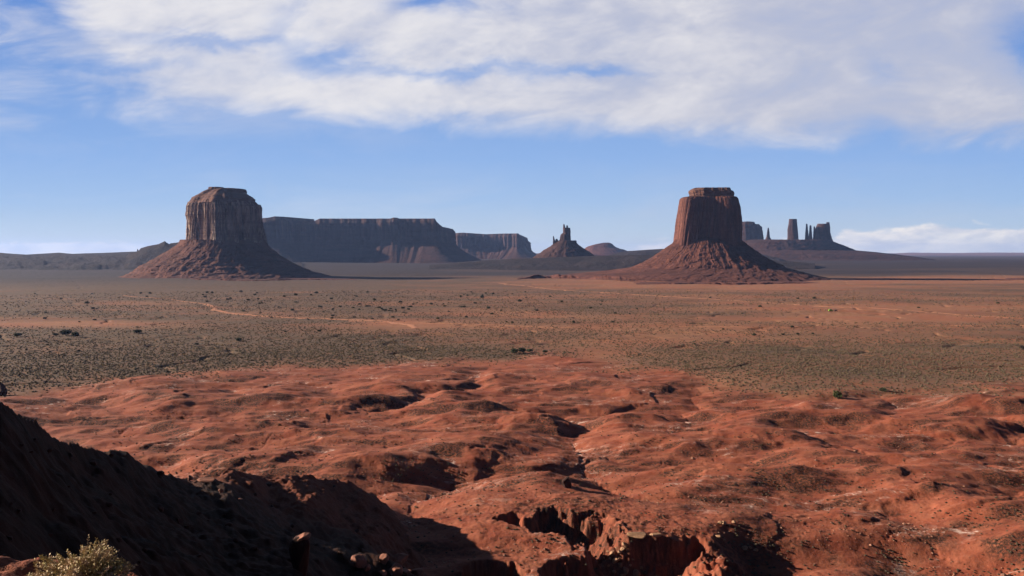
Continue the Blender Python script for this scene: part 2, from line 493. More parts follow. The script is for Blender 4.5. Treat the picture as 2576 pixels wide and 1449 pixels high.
# ------------------------------------------------------------------ materials
def new_mat(name, rough=0.95):
    m_ = bpy.data.materials.new(name); m_.use_nodes = True
    t = NT(m_.node_tree); b = m_.node_tree.nodes['Principled BSDF']
    b.inputs['Roughness'].default_value = rough
    b.inputs['Specular IOR Level'].default_value = 0.12
    return m_, t, b
def attr_node(t, name):
    nd = t.n.new('ShaderNodeAttribute'); nd.attribute_name = name
    return nd.outputs['Fac']
def geo_pos(t):
    return t.n.new('ShaderNodeNewGeometry').outputs['Position']

ALB = 0.66      # all rock and soil colours are scaled by this
def paint(t, b, col, k=None):
    k = ALB if k is None else k
    c = t.mix(1.0, col, (k, k, k), 'MULTIPLY')
    t.l.new(c, b.inputs['Base Color'])

def ground_material():
    m_, t, b = new_mat('desert_ground')
    pos = geo_pos(t)
    flat = t.scale(pos, (1, 1, 0.0))
    veg = attr_node(t, 'veg'); bad = attr_node(t, 'bad'); scrub = attr_node(t, 'scrub'); pale = attr_node(t, 'pale')
    n1 = t.noise(flat, 0.012, 5, 0.55, 0.4)
    n2 = t.noise(flat, 0.11, 6, 0.6, 0.3)
    n3 = t.noise(flat, 1.1, 5, 0.65)
    n4 = t.noise(t.scale(pos, (1, 1, 1)), 4.0, 4, 0.7)
    red = t.mix(t.ss(n1, 0.35, 0.65), (0.235, 0.062, 0.033), (0.30, 0.085, 0.046))
    red = t.mix(t.ss(n2, 0.40, 0.68), red, (0.33, 0.110, 0.062))
    red = t.mix(t.mul(t.ss(n2, 0.52, 0.30), 0.6), red, (0.22, 0.050, 0.026))
    red = t.mix(t.mul(t.ss(n3, 0.50, 0.72), 0.35), red, (0.20, 0.052, 0.030))
    tan = t.mix(t.ss(n2, 0.35, 0.65), (0.25, 0.108, 0.060), (0.36, 0.170, 0.095))
    olive = t.mix(t.ss(n3, 0.35, 0.65), (0.060, 0.046, 0.032), (0.125, 0.086, 0.056))
    n5 = t.noise(t.scale(pos, (0.8, 1.3, 0.5)), 0.42, 6, 0.68, 0.6)
    red = t.mix(t.mul(t.ss(n5, 0.50, 0.66), 0.55), red, (0.16, 0.040, 0.024))
    red = t.mix(t.mul(t.ss(n5, 0.46, 0.34), 0.40), red, (0.37, 0.150, 0.092))
    soil = t.mix(bad, tan, red)
    soil = t.mix(t.mul(t.sub(1.0, bad), t.mul(t.ss(n1, 0.42, 0.62), 0.55)), soil, (0.34, 0.110, 0.058))
    vegf = t.m('MULTIPLY', veg, t.ss(t.add(t.mul(n2, 0.5), t.mul(n3, 0.6)), 0.36, 0.62, 0.3, 1.0), clamp=True)
    col = t.mix(vegf, soil, olive)
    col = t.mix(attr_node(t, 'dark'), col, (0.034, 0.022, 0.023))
    sf = t.mul(scrub, t.ss(t.add(t.mul(n3, 0.7), t.mul(n4, 0.4)), 0.42, 0.62))  # brush cover together with the painted slope shade
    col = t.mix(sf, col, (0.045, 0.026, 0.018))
    wf = t.mul(pale, t.ss(t.noise(flat, 0.30, 5, 0.7, 1.2), 0.50, 0.60))
    col = t.mix(wf, col, (0.62, 0.44, 0.37))
    paint(t, b, col)
    bm = t.bump(n4, 0.35, 0.10)
    bm = t.bump(n3, 0.45, 0.5, bm)
    bm = t.bump(n2, 0.35, 1.8, bm)
    t.l.new(bm, b.inputs['Normal'])
    return m_

def hill_material():
    m_, t, b = new_mat('shade_painted_slope')
    pos = geo_pos(t)
    n2 = t.noise(pos, 0.25, 6, 0.65, 0.4); n3 = t.noise(pos, 2.2, 6, 0.7); n5 = t.noise(pos, 14.0, 4, 0.7)
    shadowed = t.mix(t.ss(n2, 0.35, 0.65), (0.014, 0.0045, 0.0025), (0.040, 0.0115, 0.006))  # near-black browns put the slope's shade into its base colour
    shadowed = t.mix(t.mul(t.ss(n3, 0.55, 0.7), 0.6), shadowed, (0.018, 0.010, 0.006))
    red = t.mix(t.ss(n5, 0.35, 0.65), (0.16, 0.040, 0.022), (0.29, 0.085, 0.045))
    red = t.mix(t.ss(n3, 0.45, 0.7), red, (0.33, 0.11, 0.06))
    col = t.mix(attr_node(t, 'bad'), shadowed, red)
    paint(t, b, col)
    bm = t.bump(n5, 0.5, 0.04)
    bm = t.bump(n3, 0.6, 0.35, bm)
    t.l.new(bm, b.inputs['Normal'])
    return m_

def rock_material(name, c_dark, c_mid, c_pale, streak=0.5, sc=1.0, strata=1.0):
    m_, t, b = new_mat(name)
    pos = geo_pos(t)
    n_v = t.noise(t.scale(pos, (sc * 1.0, sc * 1.0, sc * 0.10)), 0.06, 6, 0.65, 0.6)
    n_s = t.noise(t.scale(pos, (sc * 0.05, sc * 0.05, sc * 1.0)), 0.11, 5, 0.6, 0.3)
    n_f = t.noise(pos, 0.16 * sc, 6, 0.7)
    col = t.mix(t.ss(n_f, 0.35, 0.65), c_dark, c_mid)
    col = t.mix(t.mul(t.ss(n_v, 0.46, 0.62), streak), col, c_pale)
    col = t.mix(t.mul(t.ss(n_v, 0.47, 0.36), streak), col, tuple(v * 0.55 for v in c_dark))
    col = t.mix(t.mul(t.ss(n_s, 0.50, 0.60), 0.45 * strata), col, c_dark)
    paint(t, b, col)
    bm = t.bump(n_f, 0.6, 5.0 / sc)
    bm = t.bump(n_v, 0.5, 7.0 / sc, bm)
    t.l.new(bm, b.inputs['Normal'])
    return m_

def talus_material(name, a, c, e, sc=1.0, green=0.0):
    m_, t, b = new_mat(name)
    pos = geo_pos(t)
    n1 = t.noise(pos, 0.012 * sc, 5, 0.6, 0.5); n2 = t.noise(pos, 0.09 * sc, 6, 0.7, 0.3); n3 = t.noise(pos, 0.35 * sc, 4, 0.7)
    n_s = t.noise(t.scale(pos, (0.06, 0.06, 1.0)), 0.10 * sc, 4, 0.6, 0.3)
    col = t.mix(t.ss(n1, 0.35, 0.65), a, c)
    col = t.mix(t.mul(t.ss(n2, 0.52, 0.68), 0.7), col, e)
    col = t.mix(t.mul(t.ss(n_s, 0.53, 0.62), 0.45), col, tuple(v * 0.5 for v in a))
    col = t.mix(t.mul(t.ss(n3, 0.50, 0.66), green), col, (0.06, 0.055, 0.036))
    paint(t, b, col)
    bm = t.bump(n3, 0.6, 2.0 / sc)
    bm = t.bump(n2, 0.7, 6.0 / sc, bm)
    t.l.new(bm, b.inputs['Normal'])
    return m_

def plain_mat(name, col, rough=0.8, var=0.3, sc=3.0, spec=0.2):
    m_, t, b = new_mat(name, rough)
    b.inputs['Specular IOR Level'].default_value = spec
    pos = t.n.new('ShaderNodeTexCoord').outputs['Object']
    n = t.noise(pos, sc, 5, 0.65)
    c = t.mix(t.ss(n, 0.35, 0.65), tuple(v * (1 - var) for v in col), tuple(min(1, v * (1 + var)) for v in col))
    paint(t, b, c)
    t.l.new(t.bump(n, 0.3, 0.15), b.inputs['Normal'])
    return m_

M_GROUND = ground_material()
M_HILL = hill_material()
M_CLIFF_L = rock_material('streaked_sandstone_cliff', (0.11, 0.052, 0.042), (0.28, 0.165, 0.125), (0.60, 0.45, 0.36), 0.85)
M_CLIFF_R = rock_material('red_sandstone_cliff', (0.10, 0.038, 0.030), (0.16, 0.064, 0.046), (0.26, 0.110, 0.076), 0.5)
M_CAP = rock_material('layered_cap_rock', (0.11, 0.055, 0.042), (0.19, 0.090, 0.064), (0.24, 0.125, 0.090), 0.3, 1.6, 2.0)
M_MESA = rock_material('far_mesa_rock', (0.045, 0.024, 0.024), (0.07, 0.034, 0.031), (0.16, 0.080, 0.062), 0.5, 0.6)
M_TALUS_L = talus_material('butte_scree', (0.115, 0.046, 0.034), (0.165, 0.064, 0.045), (0.24, 0.105, 0.075), 1.0, 0.5)
M_TALUS_R = talus_material('red_butte_scree', (0.105, 0.038, 0.027), (0.155, 0.056, 0.039), (0.25, 0.100, 0.071), 1.0, 0.35)
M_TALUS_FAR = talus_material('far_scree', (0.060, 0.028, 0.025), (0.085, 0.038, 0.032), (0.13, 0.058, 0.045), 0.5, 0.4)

# ------------------------------------------------------------------ ground sheet
def ground_sheet():
    az = np.concatenate([np.linspace(-180, -50, 40, endpoint=False), np.linspace(-50, -37, 60, endpoint=False), np.linspace(-37, 37, 1180, endpoint=False),
                         np.linspace(37, 50, 60, endpoint=False), np.linspace(50, 180, 41)])
    az = np.radians(az)
    def geo(a, b, k): return np.exp(np.linspace(math.log(a), math.log(b), k, endpoint=False))
    rr = np.concatenate([geo(0.4, 4, 20), geo(4, 9, 110), geo(9, 40, 110), geo(40, 170, 210), geo(170, 330, 300), geo(330, 750, 300), geo(750, 3000, 220),
                         geo(3000, 9000, 70), geo(9000, 32000, 24), [32000.0]])
    AZ, RR = np.meshgrid(az, rr)
    X = RR * np.sin(AZ); Y = RR * np.cos(AZ)
    lo = low(X, Y); hi = hill(X, Y)
    k = 1.2
    d = np.clip(0.5 + 0.5 * (hi - lo) / k, 0, 1)
    Z = lo * (1 - d) + hi * d + k * d * (1 - d)
    bad = bad_mask(X, Y)
    # plant cover on the plain, in broad drifts
    v = HOR + EYE * F / np.maximum(Y, 50); u = 1288 + F * X / np.maximum(Y, 50)
    def pool(u0, v0, ru, rv): return np.exp(-((u - u0) / ru) ** 2 - ((v - v0) / rv) ** 2)
    veg = 0.45 + 0.75 * fbm(X / 300, Y / 150, 201, 5, 0.6)
    for (u0, v0, ru, rv, kk) in [(250, 920, 700, 50, 0.55), (2100, 900, 520, 42, 0.50), (900, 880, 500, 26, 0.3), (400, 720, 600, 18, 0.35), (900, 740, 700, 22, 0.25),
                                 (2400, 735, 500, 16, 0.25), (2350, 670, 400, 12, 0.5), (700, 790, 300, 12, 0.15),
                                 (2200, 800, 260, 12, -0.8), (1650, 850, 160, 20, -0.5), (150, 812, 260, 9, -1.3), (1030, 815, 120, 9, -1.0), (1900, 722, 420, 9, -0.6),
                                 (1500, 835, 900, 10, -0.25), (2300, 775, 330, 9, -0.5), (350, 765, 200, 7, -0.5), (760, 734, 90, 4, -0.8), (1560, 705, 250, 8, -0.5),
                                 (1500, 900, 90, 30, -0.5), (2380, 703, 380, 9, -1.0), (1750, 716, 350, 7, -0.8)]:
        veg = veg + kk * pool(u0, v0, ru, rv)
    veg = veg + 0.35 * sst(RR, 2300, 3600) - 0.30 * sst(RR, 9000, 16000) + 0.50 * sst(u, 1600, 200) + 0.25 * sst(v, 745, 705)
    veg = np.clip(veg, 0.03, 1) * (1 - bad)
    veg = np.clip(veg + 0.55 * bad * pool(2350, 985, 330, 26) * (fbm(X / 30, Y / 30, 207, 3) > -0.05), 0, 1)
    # bushes, plus shade painted into the colour of slopes facing the viewer
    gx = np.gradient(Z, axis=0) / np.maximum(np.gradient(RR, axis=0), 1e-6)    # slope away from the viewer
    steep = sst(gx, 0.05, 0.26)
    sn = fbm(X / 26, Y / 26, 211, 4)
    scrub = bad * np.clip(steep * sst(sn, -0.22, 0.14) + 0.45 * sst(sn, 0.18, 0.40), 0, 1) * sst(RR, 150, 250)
    inb = (np.abs(X) < 330) & (Y > 150) & (Y < 700)
    chan = np.where(inb, bil(ERO_A, X, Y), 0)
    # salt crust along the hollows
    crust = fbm(X / 45, Y / 30, 221, 3)
    pale = bad * np.clip(sst(crust, 0.10, 0.28) * (0.25 + sst(chan, 1.6, 3.6)), 0, 1) * (1 - steep)
    farm = sst(RR, 2400, 3600)
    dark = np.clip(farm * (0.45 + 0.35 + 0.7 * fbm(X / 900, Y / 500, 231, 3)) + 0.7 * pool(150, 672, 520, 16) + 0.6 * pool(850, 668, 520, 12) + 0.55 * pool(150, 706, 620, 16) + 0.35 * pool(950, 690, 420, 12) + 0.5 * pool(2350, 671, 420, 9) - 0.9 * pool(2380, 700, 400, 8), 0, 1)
    nr, na = X.shape
    idx = np.arange(nr * na).reshape(nr, na)
    q = np.stack([idx[:-1, :-1], idx[:-1, 1:], idx[1:, 1:], idx[1:, :-1]], -1).reshape(-1, 4)
    isb = (hi > lo + 0.0)
    fb = (isb[:-1, :-1]).reshape(-1)
    co = np.stack([X, Y, Z], -1).reshape(-1, 3)
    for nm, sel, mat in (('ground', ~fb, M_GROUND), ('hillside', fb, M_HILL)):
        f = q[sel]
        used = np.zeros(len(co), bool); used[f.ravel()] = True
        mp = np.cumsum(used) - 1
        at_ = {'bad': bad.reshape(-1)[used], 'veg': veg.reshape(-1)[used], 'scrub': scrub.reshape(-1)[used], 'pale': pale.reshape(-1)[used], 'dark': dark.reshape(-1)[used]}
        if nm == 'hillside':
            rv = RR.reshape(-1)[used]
            at_['bad'] = 1 - sst(rv, 10, 16) + 0.55 * sst(rv, 145, 190)  # red soil close by and far off, painted shade in between
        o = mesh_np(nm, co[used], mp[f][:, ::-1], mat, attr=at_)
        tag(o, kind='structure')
        tag(o, {'ground': 'red eroded badlands and scrub covered valley floor', 'hillside': 'dark shaded slope in the lower left foreground'}[nm])
ground_sheet()

# ------------------------------------------------------------------ rock builders
def loft(name, parent, mat, P, Q, D, left, right, plan, depth, base_loc, n=300, m=90, flute=4.0, ffreq=14, strata=1.0, seed=1, topround=0.0, rough=1.0, crack=0.0, power=1.0, scree=False):
    """A rock body from its left and right outline (u, v from bottom to top) at distance D and a plan outline."""
    lx, _, lz = at(np.array([p[0] for p in left], float), np.array([p[1] for p in left], float), D)
    rx, _, rz = at(np.array([p[0] for p in right], float), np.array([p[1] for p in right], float), D)
    z0 = max(min(lz), min(rz)) if P is None else P
    z1 = min(max(lz), max(rz)) if Q is None else Q
    t = np.linspace(0, 1, m) ** power
    z = z0 + (z1 - z0) * t
    def mono(zz_, xx_):
        o = np.argsort(zz_); return np.interp(z, np.array(zz_)[o], np.array(xx_)[o])
    xl = mono(lz, lx); xr = mono(rz, rx)
    mid = (xl + xr) / 2; hw = (xr - xl) / 2
    pl = np.array(plan + [plan[0]], float)
    sl = np.hypot(np.diff(pl[:, 0]), np.diff(pl[:, 1])); cs = np.concatenate([[0], np.cumsum(sl)])
    s = np.linspace(0, cs[-1], n, endpoint=False)
    px = np.interp(s, cs, pl[:, 0]); py = np.interp(s, cs, pl[:, 1])
    # soften the corners
    ker = max(1, n // 60)
    for _ in range(2):
        px = sum(np.roll(px, k) for k in range(-ker, ker + 1)) / (2 * ker + 1); py = sum(np.roll(py, k) for k in range(-ker, ker + 1)) / (2 * ker + 1)
    px = px / np.max(np.abs(px))
    tx = np.roll(px, -1) - np.roll(px, 1); ty = np.roll(py, -1) - np.roll(py, 1); ln = np.hypot(tx, ty) + 1e-9
    nx, ny = ty / ln, -tx / ln
    if np.mean(nx * px + ny * py) < 0: nx, ny = -nx, -ny
    S, Zg = np.meshgrid(s / cs[-1], z)
    X = mid[:, None] + hw[:, None] * px[None]; Yy = D + depth * (hw[:, None]) * py[None]
    ang = S * ffreq
    # periodic noise: sample on a circle
    cxn = np.cos(S * 2 * np.pi) * ffreq / 6.28; syn = np.sin(S * 2 * np.pi) * ffreq / 6.28
    zf = (Zg - z0) / 160.0
    def cyl(f, zfq, sd): return pn(cxn * f + zf * zfq, syn * f + 7.3 * sd, sd) + 0.0
    md = 0.35 + 1.3 * sst(cyl(0.5, 1.0, seed + 60), -0.2, 0.3)
    dsp = cyl(0.7, 0.6, seed) * 1.8 + (cyl(2.3, 1.2, seed + 3) * 0.8 + cyl(5.1, 2.5, seed + 5) * 0.35) * md
    dsp = dsp - crack * md * np.exp(-(np.abs(cyl(1.7, 0.5, seed + 9)) / 0.05) ** 2) - crack * 0.6 * np.exp(-(np.abs(cyl(3.9, 0.9, seed + 10)) / 0.06) ** 2)
    st = pn(Zg / 9.0 + 0 * S, 3.1 + cxn * 0.4, seed + 11) * 0.55 + pn(Zg / 3.3, 1.1 + cxn * 0.7, seed + 12) * 0.3
    fine = fbm(cxn * 9 + zf * 9, syn * 9 + zf * 22, seed + 14, 3) * 0.35
    if scree:
        xx = X; sw = S + 0.012 * pn(zf * 5, S * 9, seed + 40) + 0.006 * pn(zf * 14, S * 23, seed + 41)
        cg = np.cos(sw * 2 * np.pi) * ffreq / 6.28; sg = np.sin(sw * 2 * np.pi) * ffreq / 6.28
        gul = -np.abs(pn(cg + zf * 0.5, sg, seed + 42)) * 2.2 - np.abs(pn(cg * 2.7, sg * 2.7 + zf * 1.5, seed + 43)) * 1.1
        low_ = 1 - np.linspace(0, 1, m)[:, None] ** 1.5
        grow = 0.35 + 0.65 * np.sin(np.linspace(0, 1, m) * math.pi)[:, None]
        rub = fbm(xx / 26, Zg / 17 + Yy / 60, seed + 45, 5, 0.62) * 1.1
        disp = flute * (gul * grow + 0.9 * cyl(0.8, 0.6, seed) + strata * st * 1.2 + rough * rub * (0.4 + 0.6 * low_))
        disp = disp * np.clip(hw / hw.max(), 0.2, 1)[:, None] ** 0.55
    else:
        disp = flute * (dsp + strata * st + rough * fine)
    X = X + nx[None] * disp; Yy = Yy + ny[None] * disp
    Zz = Zg + rough * flute * 0.35 * fbm(cxn * 3, syn * 3, seed + 20, 3) * np.linspace(0, 1, m)[:, None] ** 3
    # roof: shrink rings towards the middle
    rings = [np.stack([X, Yy, Zz], -1)]
    cxm, cym = X[-1].mean(), Yy[-1].mean()
    for k, sh in enumerate((0.85, 0.6, 0.3, 0.04)):
        xx = cxm + (X[-1] - cxm) * sh; yy_ = cym + (Yy[-1] - cym) * sh
        zz_ = Zz[-1] + topround * (1 - sh ** 2) + flute * 0.3 * pn(xx / 12, yy_ / 12, seed + 30)
        rings.append(np.stack([xx, yy_, zz_], -1)[None])
    G = np.concatenate(rings, 0)
    mm = G.shape[0]
    idx = np.arange(mm * n).reshape(mm, n); nxt = np.roll(idx, -1, axis=1)
    q = np.stack([idx[:-1], nxt[:-1], nxt[1:], idx[1:]], -1).reshape(-1, 4)
    area = np.sum(px * np.roll(py, -1) - np.roll(px, -1) * py)
    if area < 0: q = q[:, ::-1]
    co = G.reshape(-1, 3) - np.array(base_loc)
    return mesh_np(name, co, q, mat, parent)

CIRC = [(math.cos(a), math.sin(a)) for a in np.linspace(0, 2 * math.pi, 48, endpoint=False)]

def base_at(u, D, dz=0.0):
    x = (u - 1288) / F * D
    return (x, D, float(H(x, D)[0]) + dz)

# --- left butte --------------------------------------------------------------
DL = 2900.0
bl_ = base_at(562, DL)
butte = empty('butte', bl_, 'broad streaked sandstone butte with a stepped crown, on the left of the valley', 'butte')
loft('talus_slope', butte, M_TALUS_L, -6, None, DL,
     [(285, 704), (330, 692), (352, 681), (367, 668), (400, 650), (433, 630), (452, 617), (459, 605)],
     [(860, 704), (815, 692), (785, 684), (767, 677), (733, 662), (700, 642), (675, 620), (662, 605)],
     CIRC, 0.92, bl_, n=760, m=130, scree=True, flute=6.0, ffreq=46, strata=0.55, seed=11, rough=1.6)
loft('cliff_wall', butte, M_CLIFF_L, None, None, DL,
     [(459, 622), (457, 611), (460, 555), (457, 541), (460, 518), (465, 508)],
     [(665, 622), (665, 611), (660, 590), (655, 568), (653, 548), (653, 530), (640, 508)],
     [(-1.0, 0.45), (-0.93, 0.05), (-0.66, -0.36), (-0.30, -0.62), (0.14, -1.0), (0.55, -0.85), (1.0, -0.30), (0.9, 0.5), (0.3, 0.9), (-0.6, 0.9)],
     0.95, bl_, n=620, m=110, flute=5.0, ffreq=19, strata=0.2, seed=23, crack=3.6, topround=4)
loft('cap_rock', butte, M_CAP, None, None, DL,
     [(463, 512), (470, 504), (477, 496), (490, 490), (507, 481), (521, 476), (523, 474)],
     [(641, 512), (638, 505), (637, 501), (628, 494), (616, 487), (615, 479), (614, 476)],
     [(-1.0, 0.45), (-0.93, 0.05), (-0.66, -0.36), (-0.30, -0.62), (0.14, -1.0), (0.55, -0.85), (1.0, -0.30), (0.9, 0.5), (0.3, 0.9), (-0.6, 0.9)],
     0.95, bl_, n=420, m=70, flute=3.6, ffreq=40, strata=1.6, seed=33, topround=3)
loft('summit_block', butte, M_CAP, None, None, DL - 12,
     [(524, 478), (525, 471)], [(563, 478), (562, 471)], CIRC, 0.8, bl_, n=140, m=14, flute=1.8, ffreq=20, seed=37, topround=1)
loft('side_pillar', butte, M_CLIFF_L, None, None, DL - 30,
     [(648, 600), (645, 560), (644, 530), (645, 516)], [(664, 600), (657, 560), (658, 540), (659, 524), (655, 516)],
     CIRC, 0.9, bl_, n=140, m=50, flute=2.0, ffreq=14, seed=39, topround=2)

# --- right butte -------------------------------------------------------------
DR = 2750.0
br_ = base_at(1780, DR)
butte2 = empty('butte', br_, 'tall blocky red butte with a flat notched top, right of the middle', 'butte')
loft('talus_slope', butte2, M_TALUS_R, -6, None, DR,
     [(1290, 716), (1340, 702), (1430, 690), (1528, 681), (1585, 673), (1600, 667), (1618, 660), (1643, 645), (1670, 627), (1690, 613), (1702, 600)],
     [(2160, 712), (2080, 700), (2034, 690), (1983, 676), (1949, 660), (1916, 642), (1892, 625), (1868, 608), (1856, 600)],
     CIRC, 0.80, br_, n=900, m=150, scree=True, flute=6.0, ffreq=60, strata=0.35, seed=51, rough=1.8)
loft('cliff_wall', butte2, M_CLIFF_R, None, None, DR,
     [(1697, 618), (1698, 607), (1700, 587), (1703, 553), (1708, 523), (1712, 501), (1716, 497)],
     [(1859, 618), (1857, 604), (1858, 557), (1855, 523), (1850, 503), (1846, 497)],
     [(-1.0, 0.45), (-0.98, -0.45), (-0.90, -0.78), (-0.70, -0.80), (-0.1, -0.74), (0.36, -0.84), (0.46, -0.98), (0.80, -0.95), (1.0, -0.55), (1.0, 0.4), (0.5, 0.85), (-0.6, 0.85)],
     0.9, br_, n=560, m=110, flute=2.4, ffreq=18, strata=0.3, seed=63, crack=2.2, topround=3)
loft('cap_rock', butte2, M_CAP, None, None, DR,
     [(1730, 500), (1738, 495), (1736, 488), (1735, 480), (1740, 476), (1744, 474)],
     [(1846, 500), (1841, 494), (1842, 488), (1840, 482), (1834, 480), (1832, 474)],
     [(-1.0, 0.4), (-0.95, -0.5), (-0.6, -0.8), (0.2, -0.8), (0.8, -0.9), (1.0, -0.5), (1.0, 0.5), (0.4, 0.8), (-0.6, 0.8)],
     0.9, br_, n=360, m=50, flute=2.8, ffreq=44, strata=1.6, seed=71, topround=1)

# --- mesas -------------------------------------------------------------------
def mesa(parent, base_loc, front, back_y, top, cliff_frac, talus_w, ground_z, mats, seed, n=700, flute=9.0, ftop=None):
    """front: (u, Y) of the cliff line left to right; top: (u, v) skyline; both read at their own distance"""
    fx = np.array([(u - 1288) / F * Y for u, Y in front]); fy = np.array([Y for u, Y in front], float)
    pl = list(zip(fx, fy)) + [(fx[-1] * 1.0 + 40, back_y), (fx[0] - 40, back_y)]
    pl = np.array(pl + [pl[0]])
    sl = np.hypot(np.diff(pl[:, 0]), np.diff(pl[:, 1])); cs = np.concatenate([[0], np.cumsum(sl)])
    s = np.linspace(0, cs[-1], n, endpoint=False)
    px = np.interp(s, cs, pl[:, 0]); py = np.interp(s, cs, pl[:, 1])
    for _ in range(2):
        px = (np.roll(px, 1) + px + np.roll(px, -1) + np.roll(px, 2) + np.roll(px, -2)) / 5; py = (np.roll(py, 1) + py + np.roll(py, -1) + np.roll(py, 2) + np.roll(py, -2)) / 5
    kk = 9
    sxp = sum(np.roll(px, k) for k in range(-kk, kk + 1)) / (2 * kk + 1); syp = sum(np.roll(py, k) for k in range(-kk, kk + 1)) / (2 * kk + 1)
    tx = np.roll(sxp, -3) - np.roll(sxp, 3); ty = np.roll(syp, -3) - np.roll(syp, 3); ln = np.hypot(tx, ty)
    nx, ny = ty / ln, -tx / ln                      # outward for a counter-clockwise outline
    uu = 1288 + F * px / py
    vt = np.interp(uu, [p[0] for p in top], [p[1] for p in top])
    ztop = EYE + (HOR - vt) / F * np.minimum(py, fy.mean() + 150)
    zc = ground_z + (ztop - ground_z) * cliff_frac
    def sheet(name, ts, zf, of, mat, roof):
        rows = []
        for t in ts:
            z = zf(t); o = of(t)
            d = flute * (pn(px / 70 + t * 0.3, py / 70, seed) * 1.8 + pn(px / 24 + t * 0.5, py / 24, seed + 2) * 0.9 + pn(px / 9 + z / 60, py / 9, seed + 4) * 0.35 + pn(z / 14, px / 200, seed + 6) * 0.5)
            rows.append(np.stack([px + nx * (o + d), py + ny * (o + d), z + 0 * px], -1))
        if roof:
            last = rows[-1]; c0 = np.array([px.mean(), (fy.mean() + back_y) / 2])
            for sh in (0.9, 0.5, 0.05):
                r_ = last.copy(); r_[:, 1] = c0[1] + (last[:, 1] - c0[1]) * sh; r_[:, 0] = c0[0] + (last[:, 0] - c0[0]) * (1 - (1 - sh) * 0.3); rows.append(r_)
        G = np.stack(rows, 0); m_ = len(rows)
        idx = np.arange(m_ * n).reshape(m_, n); nxt = np.roll(idx, -1, axis=1)
        q = np.stack([idx[:-1], nxt[:-1], nxt[1:], idx[1:]], -1).reshape(-1, 4)
        return mesh_np(name, G.reshape(-1, 3) - np.array(base_loc), q, mat, parent)
    sheet('cliff_wall', np.linspace(0, 1, 36), lambda t: zc - 8 + (ztop - zc + 8) * t, lambda t: -14 * t - 22 * max(0, (t - 0.82) / 0.18), mats[0], True)
    sheet('talus_slope', np.linspace(0, 1, 40), lambda t: (ground_z - 12) + (zc + 6 - ground_z + 12) * t ** 1.0, lambda t: talus_w * (1 - t) ** 1.5 - 4 * t, mats[1], False)

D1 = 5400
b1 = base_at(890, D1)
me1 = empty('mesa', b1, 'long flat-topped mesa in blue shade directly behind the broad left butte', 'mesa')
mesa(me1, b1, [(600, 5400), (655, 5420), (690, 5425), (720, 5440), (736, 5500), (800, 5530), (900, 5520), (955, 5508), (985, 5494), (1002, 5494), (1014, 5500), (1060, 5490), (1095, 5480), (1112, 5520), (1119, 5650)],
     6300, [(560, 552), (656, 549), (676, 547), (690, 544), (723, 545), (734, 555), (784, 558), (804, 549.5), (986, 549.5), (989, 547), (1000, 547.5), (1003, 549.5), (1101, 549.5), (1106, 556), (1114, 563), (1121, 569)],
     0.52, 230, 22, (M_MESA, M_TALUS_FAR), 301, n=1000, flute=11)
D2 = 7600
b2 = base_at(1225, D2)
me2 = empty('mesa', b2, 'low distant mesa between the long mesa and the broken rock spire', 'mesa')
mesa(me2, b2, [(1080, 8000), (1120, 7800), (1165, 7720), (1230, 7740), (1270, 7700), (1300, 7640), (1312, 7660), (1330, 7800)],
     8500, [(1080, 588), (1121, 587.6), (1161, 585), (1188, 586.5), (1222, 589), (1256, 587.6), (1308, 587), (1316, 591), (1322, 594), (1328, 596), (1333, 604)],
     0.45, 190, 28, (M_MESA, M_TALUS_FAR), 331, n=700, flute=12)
D5 = 6900
b5 = base_at(1880, D5)
me5 = empty('mesa', b5, 'small square mesa peeking out behind the right side of the tall red butte', 'mesa')
mesa(me5, b5, [(1820, 7000), (1850, 6900), (1885, 6850), (1910, 6880), (1921, 6960)],
     7300, [(1800, 559), (1857, 558), (1879, 556.6), (1899, 558), (1906, 563), (1919, 564), (1925, 566)],
     0.56, 120, 28, (M_MESA, M_TALUS_FAR), 351, n=360, flute=7)

# --- broken spire ------------------------------------------------------------
D3 = 4500.0
b3 = base_at(1420, D3)
sp3 = empty('rock_spire', b3, 'castle-like rock spire with a shorter needle beside it, in the centre of the skyline', 'rock spire')
loft('talus_slope', sp3, M_TALUS_FAR, 4, None, D3,
     [(1325, 666), (1336, 652), (1350, 640), (1368, 629), (1391, 615), (1405, 606)], [(1520, 666), (1505, 650), (1484, 634), (1468, 625), (1455, 615), (1446, 606)],
     CIRC, 0.8, b3, n=260, m=60, scree=True, flute=6, ffreq=24, seed=401, rough=1.5)
loft('shoulder_block', sp3, M_MESA, None, None, D3, [(1404, 620), (1408, 603), (1411, 600)], [(1453, 620), (1451, 612), (1450, 605)], CIRC, 0.6, b3, n=120, m=20, flute=3, ffreq=16, seed=405)
loft('tower', sp3, M_MESA, None, None, D3, [(1407, 612), (1408, 603), (1411, 590), (1416, 586)], [(1437, 612), (1436, 603), (1435, 590), (1435, 586)], CIRC, 0.7, b3, n=120, m=30, flute=2.5, ffreq=14, seed=407)
loft('tower', sp3, M_MESA, None, None, D3, [(1416, 592), (1416, 580), (1417, 572)], [(1435, 592), (1435, 580), (1434, 573)], CIRC, 0.7, b3, n=90, m=24, flute=1.6, ffreq=10, seed=409)
loft('pinnacle', sp3, M_MESA, None, None, D3, [(1416, 578), (1417, 564)], [(1424, 578), (1420, 564)], CIRC, 0.9, b3, n=50, m=14, flute=0.8, ffreq=8, seed=411)
loft('pinnacle', sp3, M_MESA, None, None, D3, [(1424, 578), (1425, 567)], [(1430, 578), (1428, 567)], CIRC, 0.9, b3, n=50, m=14, flute=0.8, ffreq=8, seed=413)
loft('needle', sp3, M_MESA, None, None, D3, [(1390, 618), (1391, 604), (1391, 594)], [(1398, 618), (1396, 604), (1393, 594)], CIRC, 0.9, b3, n=50, m=20, flute=0.9, ffreq=8, seed=415)
